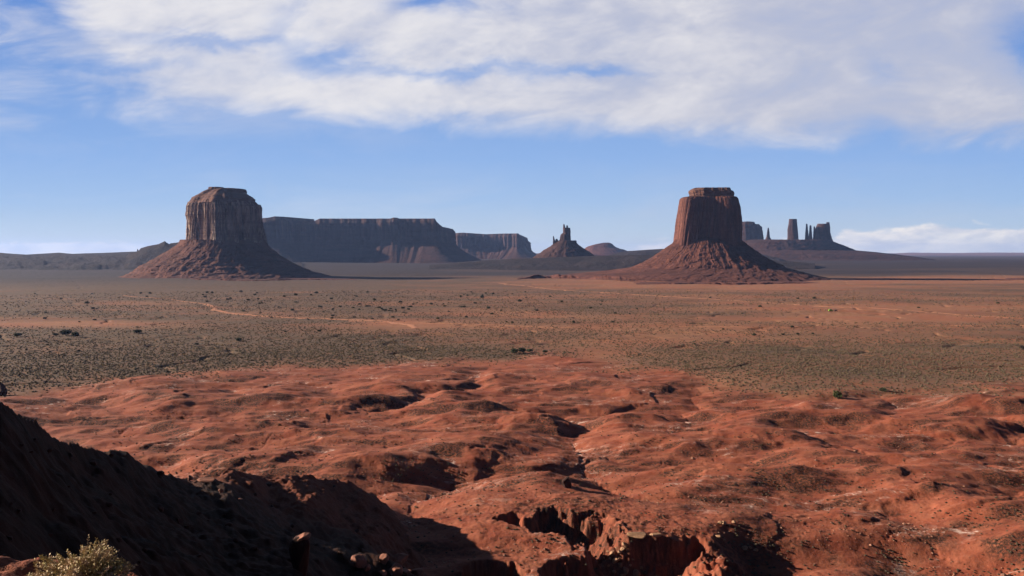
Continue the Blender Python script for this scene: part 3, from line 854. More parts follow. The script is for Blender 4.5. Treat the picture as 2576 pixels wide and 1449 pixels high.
loft('needle', sp3, M_MESA, None, None, D3, [(1396, 618), (1397, 606), (1399, 600)], [(1410, 618), (1406, 608), (1402, 601)], CIRC, 0.8, b3, n=60, m=16, flute=1.2, ffreq=8, seed=417)

# --- low red dome mesa -------------------------------------------------------
D4 = 8800.0
b4 = base_at(1520, D4)
o = loft('low_butte', None, M_TALUS_R, 20, None, D4,
     [(1440, 642), (1467, 628), (1481, 619.5), (1500, 614.5), (1512, 612), (1520, 610.7)], [(1600, 642), (1569, 627.5), (1560, 626), (1548, 621.5), (1538, 613), (1531, 610.7)],
     CIRC, 0.8, b4, n=260, m=50, flute=8, ffreq=26, seed=431, strata=1.2)
o.location = b4
tag(o, 'low rounded red butte on the skyline right of the castle-like spire', 'butte')

# --- far towers on their ridge ------------------------------------------------
D6 = 6500.0
b6 = base_at(2040, D6)
o = loft('ridge', None, M_TALUS_FAR, 14, None, D6,
     [(1640, 664), (1760, 650), (1830, 630), (1850, 618), (1866, 608), (1886, 603.5)], [(2420, 664), (2300, 646), (2200, 634), (2152, 630), (2125, 619), (2101, 610), (2085, 603)],
     CIRC, 0.42, b6, n=420, m=60, scree=True, flute=8, ffreq=30, seed=441, rough=1.4, strata=0.8)
o.location = b6
tag(o, kind='structure')
def far_tower(nm, label, cat, bits, D=D6, group=None):
    u = sum(b[0][0][0] + b[1][0][0] for b in bits) / (2 * len(bits))
    bl = base_at(u, D, 0)
    if len(bits) == 1:
        o = loft(nm, None, M_MESA, None, None, D, bits[0][0], bits[0][1], CIRC, 0.8, bl, n=110, m=40, flute=2.6, ffreq=14, seed=int(u) % 997)
        o.location = bl; tag(o, label, cat, group)
        return
    root = empty(nm, bl, label, cat, group)
    for i, (l, r, pn_) in enumerate(bits):
        loft(pn_, root, M_MESA, None, None, D, l, r, CIRC, 0.8, bl, n=90, m=36, flute=2.0, ffreq=12, seed=int(u) % 997 + i * 7)
far_tower('rock_tower', 'straight-sided square rock tower, tallest of the far towers at right', 'rock tower',
          [([(1980, 612), (1981, 600), (1981.5, 577), (1984, 562), (1985, 551)], [(2010, 612), (2008, 600), (2006.5, 577), (2005, 562), (2004, 551)])])
far_tower('twin_spires', 'thin pair of joined rock fingers between the two far towers', 'rock spire',
          [([(2024, 612), (2025.5, 600), (2028, 563)], [(2036, 612), (2035, 600), (2031, 563)], 'pinnacle'),
           ([(2033, 612), (2034.5, 600), (2037, 567)], [(2045, 612), (2043.5, 600), (2041, 567)], 'pinnacle')])
far_tower('rock_tower', 'wide rock tower with an upturned right corner, rightmost of the far towers', 'rock tower',
          [([(2044, 614), (2046, 600), (2050, 580), (2055, 568), (2057, 563)], [(2098, 614), (2092, 600), (2088, 585), (2087, 570), (2086, 563)], 'tower'),
           ([(2045, 610), (2046, 590), (2047, 570)], [(2052, 610), (2051, 590), (2050, 570)], 'pinnacle'),
           ([(2078, 575), (2079, 559)], [(2088, 575), (2086, 559)], 'pinnacle')])
far_tower('rock_needle', 'thin needle of rock between the small square mesa and the tall far tower', 'rock spire',
          [([(1924, 606), (1928, 596), (1930, 585), (1932, 573)], [(1942, 606), (1936, 596), (1935, 585), (1933.5, 573)])], D=6800)

# --- hills on the left, far plateau ------------------------------------------
def hill_range(name, sky, D, depth, zfoot, mat, seed, amp=6.0, n=500, m=60, front=1.0):
    us = np.array([p[0] for p in sky], float); vs_ = np.array([p[1] for p in sky], float)
    u = np.linspace(us[0], us[-1], n)
    vt = np.interp(u, us, vs_)
    x = (u - 1288) / F * D
    zt = EYE + (HOR - vt) / F * D
    t = np.linspace(-1, 1, m)
    T, Xg = np.meshgrid(t, x, indexing='ij')
    prof = np.where(T < 0, (1 + T) ** front, (1 - T))
    Yg = D + T * depth
    Xg = Xg * Yg / D
    kw = np.ones(61) / 61
    zs = np.convolve(np.pad(zt, 30, mode='edge'), kw, 'valid')
    Zg = zfoot + (zs[None] + (zt - zs)[None] * sst(prof, 0.80, 1.0) - zfoot) * prof
    Zg = Zg + amp * (fbm(Xg / 160, Yg / 160, seed, 4) * 2 + 0.5 * fbm(Xg / 40, Yg / 40, seed + 5, 3)) * (1 - np.abs(prof) ** 6) * sst(prof, 0, 0.15)
    idx = np.arange(n * m).reshape(m, n)
    q = np.stack([idx[:-1, :-1], idx[:-1, 1:], idx[1:, 1:], idx[1:, :-1]], -1).reshape(-1, 4)
    o = mesh_np(name, np.stack([Xg, Yg, Zg], -1).reshape(-1, 3), q, mat)
    return tag(o, kind='structure')
M_HILLS = talus_material('shaded_scrub_hills', (0.020, 0.012, 0.013), (0.032, 0.018, 0.017), (0.052, 0.028, 0.025), 0.4, 0.7)  # scrub colours darkened to stand in for cloud shade on the hills
M_FARPLAT = talus_material('pale_far_plateau', (0.17, 0.085, 0.068), (0.22, 0.11, 0.085), (0.26, 0.14, 0.11), 0.15, 0.3)
hill_range('hills', [(-700, 634), (-300, 633), (0, 635), (33, 638), (67, 640), (150, 635), (183, 638), (260, 635.5), (327, 632.5), (420, 630), (520, 640), (700, 655), (760, 662)], 5200, 1500, 0, M_HILLS, 501, 9, front=0.8)
hill_range('hills', [(1500, 650), (1560, 634), (1569, 631), (1610, 628.5), (1663, 625), (1720, 624), (1800, 626), (1900, 636), (1960, 650)], 6000, 500, 14, M_HILLS, 511, 8, 300, 40)
hill_range('hills', [(1080, 668), (1150, 660), (1220, 654), (1300, 650), (1400, 647), (1500, 643), (1600, 641), (1700, 640), (1850, 648), (1960, 655), (2050, 662)], 4250, 420, 4, M_HILLS, 515, 5, 400, 50)
hill_range('plateau', [(-900, 640), (0, 641), (900, 640), (1340, 637), (2000, 638), (2250, 637), (2290, 635.2), (2400, 636.2), (2480, 635.0), (2576, 635.4), (3300, 635)], 24000, 6000, 10, M_FARPLAT, 521, 6, 600, 40)
rb = base_at(400, 4300)
rr_ = hill_range('rocky_ridge', [(318, 646), (327, 636), (344, 632), (350, 629), (355, 623), (372, 618), (400, 613), (412, 607), (416, 605), (420, 609), (427, 613), (430, 611), (455, 608), (480, 608), (520, 615), (560, 640)],
                 4300, 260, 10, M_HILLS, 531, 5, 400, 50)
del rr_['kind']
tag(rr_, 'dark jagged rocky ridge rising towards the left flank of the broad butte', 'rock ridge')
o = loft('rock_needle', None, M_MESA, None, None, 4300.0, [(342, 640), (344.5, 632), (345.5, 626.5)], [(350, 640), (348.5, 632), (347, 626.5)], CIRC, 0.9, base_at(346, 4300.0), n=40, m=16, flute=0.7, ffreq=8, seed=541)
o.location = base_at(346, 4300.0)
tag(o, 'tiny rock needle at the low left end of the dark jagged ridge', 'rock spire')
# low benches either side of the right butte
def bench(name, pts, h, label, seed):
    """a stepped rock ledge along (u, v) points"""
    P3 = []
    us = np.interp(np.linspace(0, len(pts) - 1, 260), range(len(pts)), [p[0] for p in pts])
    vs_ = np.interp(np.linspace(0, len(pts) - 1, 260), range(len(pts)), [p[1] for p in pts])
    Yd = EYE * F / (vs_ - HOR)
    x = (us - 1288) / F * Yd
    Yd = Yd + fbm(x / 45, 0 * x, seed, 4) * 26
    hh = h * (0.7 + 0.9 * fbm(x / 90, 0 * x + 3, seed + 1, 3)) * np.sin(np.linspace(0.02, math.pi - 0.02, 260)) ** 0.9
    prof = [(-30, 0.0), (-8, 0.30), (-4, 0.34), (-3, 0.66), (2, 0.68), (3, 0.98), (26, 1.0), (70, 0.9), (160, 0.2), (200, -0.2)]
    rows = []
    for k, (dy_, f) in enumerate(prof):
        nn = fbm(x / 14, 0 * x + k * 2.2, seed + 3, 3) * 5
        rows.append(np.stack([x, Yd + dy_ + nn, H(x, Yd) + hh * f - (3 if f <= 0 else 0)], -1))
    G = np.stack(rows, 0); m_, n_ = G.shape[:2]
    idx = np.arange(m_ * n_).reshape(m_, n_)
    q = np.stack([idx[:-1, :-1], idx[:-1, 1:], idx[1:, 1:], idx[1:, :-1]], -1).reshape(-1, 4)
    o = mesh_np(name, G.reshape(-1, 3), q, M_TALUS_R, smooth=False)
    return tag(o, label, 'rock ledge')
bench('rock_ledge', [(1300, 704), (1360, 701), (1450, 703), (1560, 708), (1640, 711)], 17, 'long low stepped ledge of red rock running left from the tall red butte', 601)
bench('rock_ledge', [(1600, 716), (1740, 714), (1850, 715), (1960, 713), (2060, 711)], 6, 'broken row of low ledges along the foot of the tall red butte', 611)
bench('rock_ledge', [(2090, 704), (2200, 702), (2350, 703), (2576, 704), (2800, 704)], 1.8, 'rough low ledges reaching the right edge of the valley', 621)
bench('rock_ledge', [(420, 701), (520, 705), (640, 706), (760, 703), (900, 702)], 5, 'low dark ledge along the foot of the broad left butte', 631)

# ------------------------------------------------------------------ road
def strip(name, pts, width, mat, lift=0.35, n=160):
    k = np.linspace(0, len(pts) - 1, n)
    u = np.interp(k, range(len(pts)), [p[0] for p in pts]); v = np.interp(k, range(len(pts)), [p[1] for p in pts])
    d = ray(u, v); s_ = (1.0 - EYE) / d[..., 2]
    x = d[..., 0] * s_; y = d[..., 1] * s_
    x = x + fbm(k * 0.7, 0 * k, 3, 3) * 10; y = y + fbm(k * 0.9, 0 * k + 5, 5, 3) * 10
    tx = np.gradient(x); ty = np.gradient(y); ln = np.hypot(tx, ty); nx, ny = -ty / ln, tx / ln
    wd = width * np.clip(0.7 + 1.1 * fbm(k * 2.5, 0 * k + 9, 6, 4, 0.6), 0.12, 1.5) / 2
    rows = []
    for s in (-1, -0.5, 0, 0.5, 1):
        X = x + nx * wd * s; Y = y + ny * wd * s
        rows.append(np.stack([X, Y, H(X, Y) + lift - 0.45 * abs(s) ** 4], -1))
    G = np.stack(rows, 0); m_, n_ = G.shape[:2]
    idx = np.arange(m_ * n_).reshape(m_, n_)
    q = np.stack([idx[:-1, :-1], idx[:-1, 1:], idx[1:, 1:], idx[1:, :-1]], -1).reshape(-1, 4)
    return tag(mesh_np(name, G.reshape(-1, 3), q, mat), kind='structure')
M_ROAD = talus_material('dusty_track', (0.46, 0.20, 0.12), (0.52, 0.24, 0.145), (0.56, 0.29, 0.18), 2.0, 0.3)
strip('dirt_road', [(522, 762), (536, 768), (545, 778), (580, 786), (640, 792), (740, 797), (830, 800), (930, 804), (985, 808), (1020, 814), (1045, 824)], 14, M_ROAD)
strip('dirt_road', [(1255, 712), (1290, 716), (1400, 726), (1560, 738), (1720, 748), (1900, 757), (2050, 768), (2200, 774), (2400, 788), (2600, 800), (2800, 812)], 13, M_ROAD)
strip('dirt_track', [(310, 742), (400, 750), (470, 757), (522, 762)], 4, M_ROAD)
strip('dirt_track', [(880, 806), (1100, 812), (1400, 822), (1700, 820), (2000, 822), (2300, 816), (2600, 819)], 3, M_ROAD)

# ------------------------------------------------------------------ plants
rng = np.random.default_rng(7)
def blob_set(cx, cy, cz, rad, hgt, seed):
    """many rough low bushes as one mesh: 7-vertex tufts"""
    n = len(cx); r = np.random.default_rng(seed)
    a0 = r.uniform(0, 6.28, n)
    vs_ = []
    for k in range(5):
        a = a0 + k * 2 * math.pi / 5
        rr = rad * r.uniform(0.75, 1.15, n)
        vs_.append(np.stack([cx + np.cos(a) * rr, cy + np.sin(a) * rr, cz + hgt * r.uniform(0.15, 0.5, n)], -1))
    vs_.append(np.stack([cx + rad * r.uniform(-.3, .3, n), cy + rad * r.uniform(-.3, .3, n), cz + hgt], -1))
    vs_.append(np.stack([cx, cy, cz - 0.2 * hgt], -1))
    co = np.stack(vs_, 1)                       # n,7,3
    f = []
    for k in range(5):
        f.append((k, (k + 1) % 5, 5)); f.append(((k + 1) % 5, k, 6))
    f = np.array(f)
    fa = (np.arange(n)[:, None, None] * 7 + f[None]).reshape(-1, 3)
    return co.reshape(-1, 3), fa
M_SAGE, t_, b_ = new_mat('sagebrush_leaves')
_n = t_.noise(geo_pos(t_), 0.35, 3, 0.7)
paint(t_, b_, t_.mix(t_.ss(_n, 0.35, 0.65), (0.088, 0.067, 0.042), (0.165, 0.125, 0.078)))

def veg_at(X, Y):
    v = HOR + EYE * F / np.maximum(Y, 50); u = 1288 + F * X / np.maximum(Y, 50)
    def pool(u0, v0, ru, rv): return np.exp(-((u - u0) / ru) ** 2 - ((v - v0) / rv) ** 2)
    g = 0.35 + 0.6 * fbm(X / 200, Y / 100, 201, 4)
    for (u0, v0, ru, rv, kk) in [(250, 920, 700, 50, 0.55), (2100, 900, 520, 42, 0.55), (900, 880, 500, 26, 0.35), (2200, 800, 260, 12, -0.8), (1650, 850, 160, 20, -0.5),
                                 (150, 812, 260, 9, -0.75), (1030, 815, 120, 9, -0.6), (1900, 722, 420, 9, -0.6), (2300, 775, 330, 9, -0.5), (1500, 900, 90, 30, -0.5)]:
        g = g + kk * pool(u0, v0, ru, rv)
    return np.clip(g, 0, 1) * (1 - bad_mask(X, Y))
N = 230000
r_ = np.exp(rng.uniform(math.log(420), math.log(1900), N)); a_ = rng.uniform(-0.66, 0.66, N)
X_ = r_ * np.sin(a_); Y_ = r_ * np.cos(a_)
keep = rng.uniform(0, 1, N) < veg_at(X_, Y_) * np.clip(1.1 - r_ / 3000, 0.2, 1)
X_, Y_, r_ = X_[keep], Y_[keep], r_[keep]
sz = rng.uniform(0.35, 0.95, len(X_)) * (1 + 0.5 * sst(r_, 700, 1800))
co, fa = blob_set(X_, Y_, H(X_, Y_), sz, sz * rng.uniform(0.7, 1.1, len(X_)), 3)
tag(mesh_np('sagebrush', co, fa, M_SAGE, smooth=False), 'low grey green sagebrush covering the valley floor', kind='stuff')
# sparse tufts on the badlands
N = 60000
r_ = np.exp(rng.uniform(math.log(175), math.log(640), N)); a_ = rng.uniform(-0.64, 0.64, N)
X_ = r_ * np.sin(a_); Y_ = r_ * np.cos(a_)
cl = fbm(X_ / 24, Y_ / 24, 211, 3)
h1 = H(X_, Y_); h2 = H(X_ + 2 * np.sin(a_), Y_ + 2 * np.cos(a_)); sl_ = (h2 - h1) / 2
pr = bad_mask(X_, Y_) * (0.07 + 0.9 * sst(sl_, 0.08, 0.35) * sst(cl, -0.05, 0.2)) * (hill(X_, Y_) < h1 - 1)
keep = rng.uniform(0, 1, N) < pr
X_, Y_, h1 = X_[keep], Y_[keep], h1[keep]
sz = rng.uniform(0.18, 0.50, len(X_))
co, fa = blob_set(X_, Y_, h1, sz, sz * 0.9, 5)
M_TUFT, t_, b_ = new_mat('dry_tufts')
_n = t_.noise(geo_pos(t_), 0.5, 3, 0.7)
paint(t_, b_, t_.mix(t_.ss(_n, 0.35, 0.65), (0.040, 0.030, 0.020), (0.11, 0.080, 0.050)))
tag(mesh_np('desert_scrub', co, fa, M_TUFT, smooth=False), 'sparse dark tufts scattered on the red badlands', kind='stuff')

# loose stones on the badlands
N = 30000
r_ = np.exp(rng.uniform(math.log(170), math.log(520), N)); a_ = rng.uniform(-0.60, 0.62, N)
X_ = r_ * np.sin(a_); Y_ = r_ * np.cos(a_); h1 = H(X_, Y_)
cl = fbm(X_ / 30, Y_ / 22, 251, 4)
keep = (rng.uniform(0, 1, N) < 0.03 + 0.8 * sst(cl, 0.12, 0.4)) & (bad_mask(X_, Y_) > 0.6) & (hill(X_, Y_) < h1 - 1)
X_, Y_, h1 = X_[keep], Y_[keep], h1[keep]
sz = np.exp(rng.normal(math.log(0.22), 0.45, len(X_)))
co, fa = blob_set(X_, Y_, h1, sz, sz * 0.8, 6)
M_STONE = plain_mat('loose_stone', (0.30, 0.15, 0.10), 0.9, 0.4, 0.3)
tag(mesh_np('loose_stones', co, fa, M_STONE, smooth=False), 'small loose stones strewn over the red badlands', kind='stuff')

# junipers: one crown mesh of leaf clumps, one trunk mesh
M_JUN = plain_mat('juniper_foliage', (0.050, 0.062, 0.026), 0.9, 0.45, 1.2)
M_JUN_L = plain_mat('light_green_foliage', (0.085, 0.105, 0.034), 0.9, 0.4, 1.2)
M_BARK = plain_mat('juniper_bark', (0.10, 0.07, 0.05), 0.9, 0.3, 5)
def crown_mesh(seed, mat, n=420):
    r = np.random.default_rng(seed)
    cen = []
    lobes = [(r.uniform(-.55, .55), r.uniform(-.55, .55), r.uniform(0.55, 1.15), r.uniform(.45, .75)) for _ in range(7)]
    co = []; fa = []
    for i in range(n):
        lx, ly, lz, lr = lobes[r.integers(0, 7)]
        d = r.normal(size=3); d /= np.linalg.norm(d); d *= lr * r.uniform(0.5, 1.0) ** 0.5
        p = np.array([lx, ly, lz]) + d * np.array([1, 1, 0.8])
        p[2] = max(p[2], 0.12)
        s = r.uniform(0.12, 0.26)
        b = len(co)
        for k in range(4):
            q = r.normal(size=3); q /= np.linalg.norm(q)
            co.append(p + q * s)
        fa += [(b, b + 1, b + 2), (b, b + 2, b + 3), (b, b + 3, b + 1), (b + 1, b + 3, b + 2)]
    me = bpy.data.meshes.new('crown'); me.from_pydata([tuple(c) for c in co], [], fa); me.materials.append(mat)
    return me
def trunk_mesh(seed):
    r = np.random.default_rng(seed); co = []; fa = []
    def limb(p0, p1, r0, r1):
        b = len(co); p0 = np.array(p0); p1 = np.array(p1)
        for (p, rad) in ((p0, r0), ((p0 + p1) / 2 + r.normal(size=3) * 0.04, (r0 + r1) / 2), (p1, r1)):
            for k in range(6): co.append(tuple(p + rad * np.array([math.cos(k * 1.047), math.sin(k * 1.047), 0])))
        for j in range(2):
            for k in range(6):
                a = b + j * 6 + k; c = b + j * 6 + (k + 1) % 6; fa.append((a, c, c + 6, a + 6))
    limb((0, 0, -0.2), (0.05, 0, 0.6), 0.12, 0.08)
    for k in range(5):
        a = k * 1.256 + r.uniform(-.3, .3); limb((0.03, 0, 0.3 + 0.05 * k), (0.5 * math.cos(a), 0.5 * math.sin(a), 0.9 + r.uniform(0, .3)), 0.06, 0.02)
    me = bpy.data.meshes.new('trunk'); me.from_pydata(co, [], fa); me.materials.append(M_BARK)
    return me
crowns = [crown_mesh(3, M_JUN), crown_mesh(5, M_JUN), crown_mesh(8, M_JUN)]
crown_light = crown_mesh(9, M_JUN_L)
trunks = trunk_mesh(2)
def juniper(u, v, wpx, label, group=None, light=False, parts=True, asp=0.9):
    x, y, z = hit(u, v)
    s = wpx / F * y / 1.7
    cm = crown_light if light else crowns[rng.integers(0, 3)]
    if parts:
        root = empty('juniper_tree', (x, y, z), label, 'tree', group)
        root.scale = (s, s, s * asp); root.rotation_euler = (0, 0, rng.uniform(0, 6.28))
        for nm, me in (('crown', cm), ('trunk', trunks)):
            c = bpy.data.objects.new(nm, me); COL.objects.link(c); c.parent = root
    else:
        c = bpy.data.objects.new('juniper_tree', cm); COL.objects.link(c); c.location = (x, y, z - 0.1 * s)
        c.scale = (s, s, s * asp); c.rotation_euler = (0, 0, rng.uniform(0, 6.28)); tag(c, label, 'tree', group)
juniper(2107, 1004, 17, 'light green lone juniper on red soil at the right edge of the badlands', light=True, asp=1.2)
juniper(2221, 986, 15, 'dark round juniper up and right of the light green lone juniper')
juniper(1294, 890, 17, 'left juniper of the row of three in the middle of the plain')
juniper(1316, 889, 17, 'middle juniper of the row of three in the middle of the plain')
juniper(1333, 886, 12, 'right smaller juniper of the row of three in the middle of the plain')
juniper(1371, 888, 10, 'small dark juniper just right of the row of three')
juniper(166, 844, 24, 'largest dark juniper of the clump near the left edge of the plain', asp=0.7)
juniper(190, 848, 16, 'juniper touching the right side of the largest clump tree near the left edge')
juniper(140, 846, 10, 'small juniper left of the largest clump tree near the left edge')
juniper(42, 847, 18, 'low wide juniper closest to the left edge of the photo', asp=0.6)
juniper(601, 860, 14, 'solitary dark juniper on the green plain below the dirt road')
juniper(344, 838, 18, 'wide low juniper right of the left clump of trees', asp=0.6)
pts_far = [(66, 882), (155, 893), (440, 892), (115, 787), (233, 778), (803, 834), (345, 824), (1420, 811), (1748, 867), (1845, 765), (1912, 773), (1820, 830), (2006, 842), (2045, 841),
           (1969, 843), (1897, 845), (1993, 824), (1856, 820), (2258, 803), (2311, 775), (2511, 764), (2006, 752), (2049, 752), (100, 826), (200, 885), (120, 868), (340, 892), (418, 862)]
r2 = np.random.default_rng(21)
for k in range(120):
    u = r2.normal(950, 420); v = 735 + abs(r2.normal(0, 45))
    if 20 < u < 2550 and 725 < v < 900: pts_far.append((u, v))
for k in range(14): pts_far.append((990 + r2.normal(0, 26), 782 + r2.normal(0, 5)))
lab = 'small dark juniper dotting the scrub plain between the buttes and the red badlands'
for (u, v) in pts_far:
    juniper(u, v, r2.uniform(3.5, 8.5), lab, 'junipers dotted over the plain', parts=False, asp=r2.uniform(0.6, 1.0))

# ------------------------------------------------------------------ boulders
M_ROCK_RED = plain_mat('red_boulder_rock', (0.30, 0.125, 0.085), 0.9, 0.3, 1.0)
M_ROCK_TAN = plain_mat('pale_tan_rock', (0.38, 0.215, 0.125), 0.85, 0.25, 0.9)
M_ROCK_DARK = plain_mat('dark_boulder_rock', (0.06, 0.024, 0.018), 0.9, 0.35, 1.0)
import bmesh
def rock_mesh(seed, mat, squash=0.7, long=1.0, sub=3, cuts=13, boxy=False):
    r = np.random.default_rng(seed)
    bm = bmesh.new(); bmesh.ops.create_icosphere(bm, subdivisions=sub, radius=1.0)
    pl = []
    for _ in range(cuts):
        d = r.normal(size=3); d /= np.linalg.norm(d); pl.append((d, r.uniform(0.42, 0.80)))
    for vtx in bm.verts:
        p = np.array(vtx.co)
        if boxy: p = np.sign(p) * np.abs(p) ** 0.35; p = p / max(1.0, np.linalg.norm(p) / 1.25)
        for d, h in pl:
            e = p @ d - h
            if e > 0: p = p - d * e * 0.93
        nn = float(pn(np.array([p[0] * 2.3 + seed]), np.array([p[1] * 2.3 + p[2] * 1.7]), 5)[0]) * 0.10 + float(pn(np.array([p[0] * 6 + seed]), np.array([p[1] * 6 + p[2] * 5]), 6)[0]) * 0.04
        p = p * (1 + nn)
        vtx.co = (p[0] * long, p[1], p[2] * squash)
    me = bpy.data.meshes.new('boulder'); bm.to_mesh(me); bm.free(); me.materials.append(mat)
    return me
def boulder(u, v, wpx, label, group=None, mat=M_ROCK_RED, squash=0.7, long=1.0, seed=1, rot=0.0, tilt=0.0, sink=0.25, name='boulder', rmin=15.0, lift=0.0, boxy=False, sub=3):
    x, y, z = hit(u, v, rmin)
    r = math.hypot(x, y)
    s = wpx / F * y / (1.7 * long)
    o = bpy.data.objects.new(name, rock_mesh(seed, mat, squash, long, sub, 13, boxy)); COL.objects.link(o)
    o.location = (x, y, z + s * squash * (0.8 - sink) + lift); o.scale = (s, s, s); o.rotation_euler = (tilt, tilt * 0.6, rot)
    return tag(o, label, 'boulder', group)
g = 'boulders in the sunlight below the dark slope'
boulder(905, 1425, 42, 'tall rounded boulder, leftmost of the sunlit group beside the dark slope', g, seed=3, squash=0.95)
boulder(922, 1436, 20, 'narrow stone leaning on the leftmost sunlit boulder', g, seed=4, squash=1.2)
boulder(965, 1420, 34, 'split boulder in the middle of the sunlit group beside the dark slope', g, seed=5, squash=0.9)
boulder(1004, 1416, 46, 'large dark brown boulder at the back of the sunlit group', g, seed=6, squash=0.75, mat=M_ROCK_RED)
boulder(992, 1449, 38, 'pinkish angular boulder at the front of the sunlit group', g, seed=7, squash=1.0)
boulder(1022, 1444, 26, 'small knobbly boulder right of the pinkish angular one', g, seed=8)
boulder(962, 1447, 20, 'small round stone left of the pinkish angular boulder', g, seed=9)
boulder(1050, 1450, 34, 'flat topped stone cut by the bottom edge, right of the sunlit group', g, seed=10)
boulder(1036, 1440, 10, 'pebble sized pale stone between two sunlit boulders', g, seed=11, mat=M_ROCK_TAN)
boulder(557, 1268, 14, 'round pale stone catching the sun high on the dark slope', seed=12, lift=1.9)
boulder(605, 1283, 12, 'flat pale stone catching the sun on the dark slope, right of the round one', seed=13, squash=0.4, lift=1.7)
boulder(522, 1232, 46, 'long sunlit slab lying along the crest of the dark slope', seed=14, squash=0.35, long=1.5, lift=1.4)
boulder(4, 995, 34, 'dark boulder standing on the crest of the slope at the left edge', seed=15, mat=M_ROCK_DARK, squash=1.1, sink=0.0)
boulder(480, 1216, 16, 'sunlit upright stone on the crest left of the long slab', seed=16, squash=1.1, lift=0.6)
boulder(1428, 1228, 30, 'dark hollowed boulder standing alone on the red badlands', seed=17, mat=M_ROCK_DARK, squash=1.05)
# ledge slab and rockfall
boulder(1606, 1350, 52, 'long pale tan slab lying on the lip of the gorge', seed=18, mat=M_ROCK_TAN, squash=0.5, long=1.7, sink=0.25, boxy=True, sub=4, name='rock_slab')
boulder(1646, 1348, 34, 'short pale tan slab behind the right end of the long slab', seed=19, mat=M_ROCK_TAN, squash=0.4, long=1.5, boxy=True, name='rock_slab')
fall = [(1572, 1374, 15), (1566, 1384, 13), (1560, 1392, 14), (1577, 1385, 9), (1540, 1397, 17), (1528, 1389, 9), (1546, 1415, 18), (1556, 1410, 10), (1560, 1424, 16), (1575, 1440, 22),
        (1600, 1446, 26), (1568, 1452, 16), (1545, 1440, 12), (1585, 1425, 9), (1550, 1380, 7), (1535, 1408, 8), (1530, 1425, 8), (1592, 1410, 8), (1614, 1430, 10), (1520, 1405, 6)]
for i, (u, v, wp) in enumerate(fall):
    boulder(u, v, wp, 'tan stone in the rockfall spilling down below the pale slab', 'stones of the rockfall', seed=30 + i, mat=M_ROCK_TAN, squash=0.8, rot=i)
for i, (u, v, wp) in enumerate([(1811, 1315, 12), (1822, 1318, 15), (1834, 1322, 10), (1845, 1316, 13), (1808, 1352, 16), (1822, 1360, 8), (1875, 1383, 18), (1888, 1380, 12), (1900, 1386, 14)]):
    boulder(u, v, wp, 'small pale stone on the rim right of the gorge', 'stones on the right rim', seed=60 + i, mat=M_ROCK_TAN, squash=0.6, rot=i)
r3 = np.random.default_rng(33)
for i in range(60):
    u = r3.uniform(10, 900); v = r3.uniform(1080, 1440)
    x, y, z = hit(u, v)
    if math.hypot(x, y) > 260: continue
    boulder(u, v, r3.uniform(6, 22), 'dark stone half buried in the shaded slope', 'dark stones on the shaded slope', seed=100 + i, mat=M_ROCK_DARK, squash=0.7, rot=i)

# rock pillar with a sunlit cap
d = ray(757, 1345); k_ = 80.0 / math.hypot(d[0], d[1])
x, y, ztop = d[0] * k_, d[1] * k_, EYE + d[2] * k_
zb = float(H(x, y)[0]) - 0.8
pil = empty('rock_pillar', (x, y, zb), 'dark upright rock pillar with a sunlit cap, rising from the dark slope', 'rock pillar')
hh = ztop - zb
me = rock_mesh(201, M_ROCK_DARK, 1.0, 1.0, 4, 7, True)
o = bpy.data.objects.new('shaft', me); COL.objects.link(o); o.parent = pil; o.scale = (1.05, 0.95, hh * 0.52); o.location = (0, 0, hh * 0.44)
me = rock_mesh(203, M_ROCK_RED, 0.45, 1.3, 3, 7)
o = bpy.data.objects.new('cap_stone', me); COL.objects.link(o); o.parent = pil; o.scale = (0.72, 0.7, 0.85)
o.location = (0.1, 0, hh - 0.25); o.rotation_euler = (0, -0.25, 0)

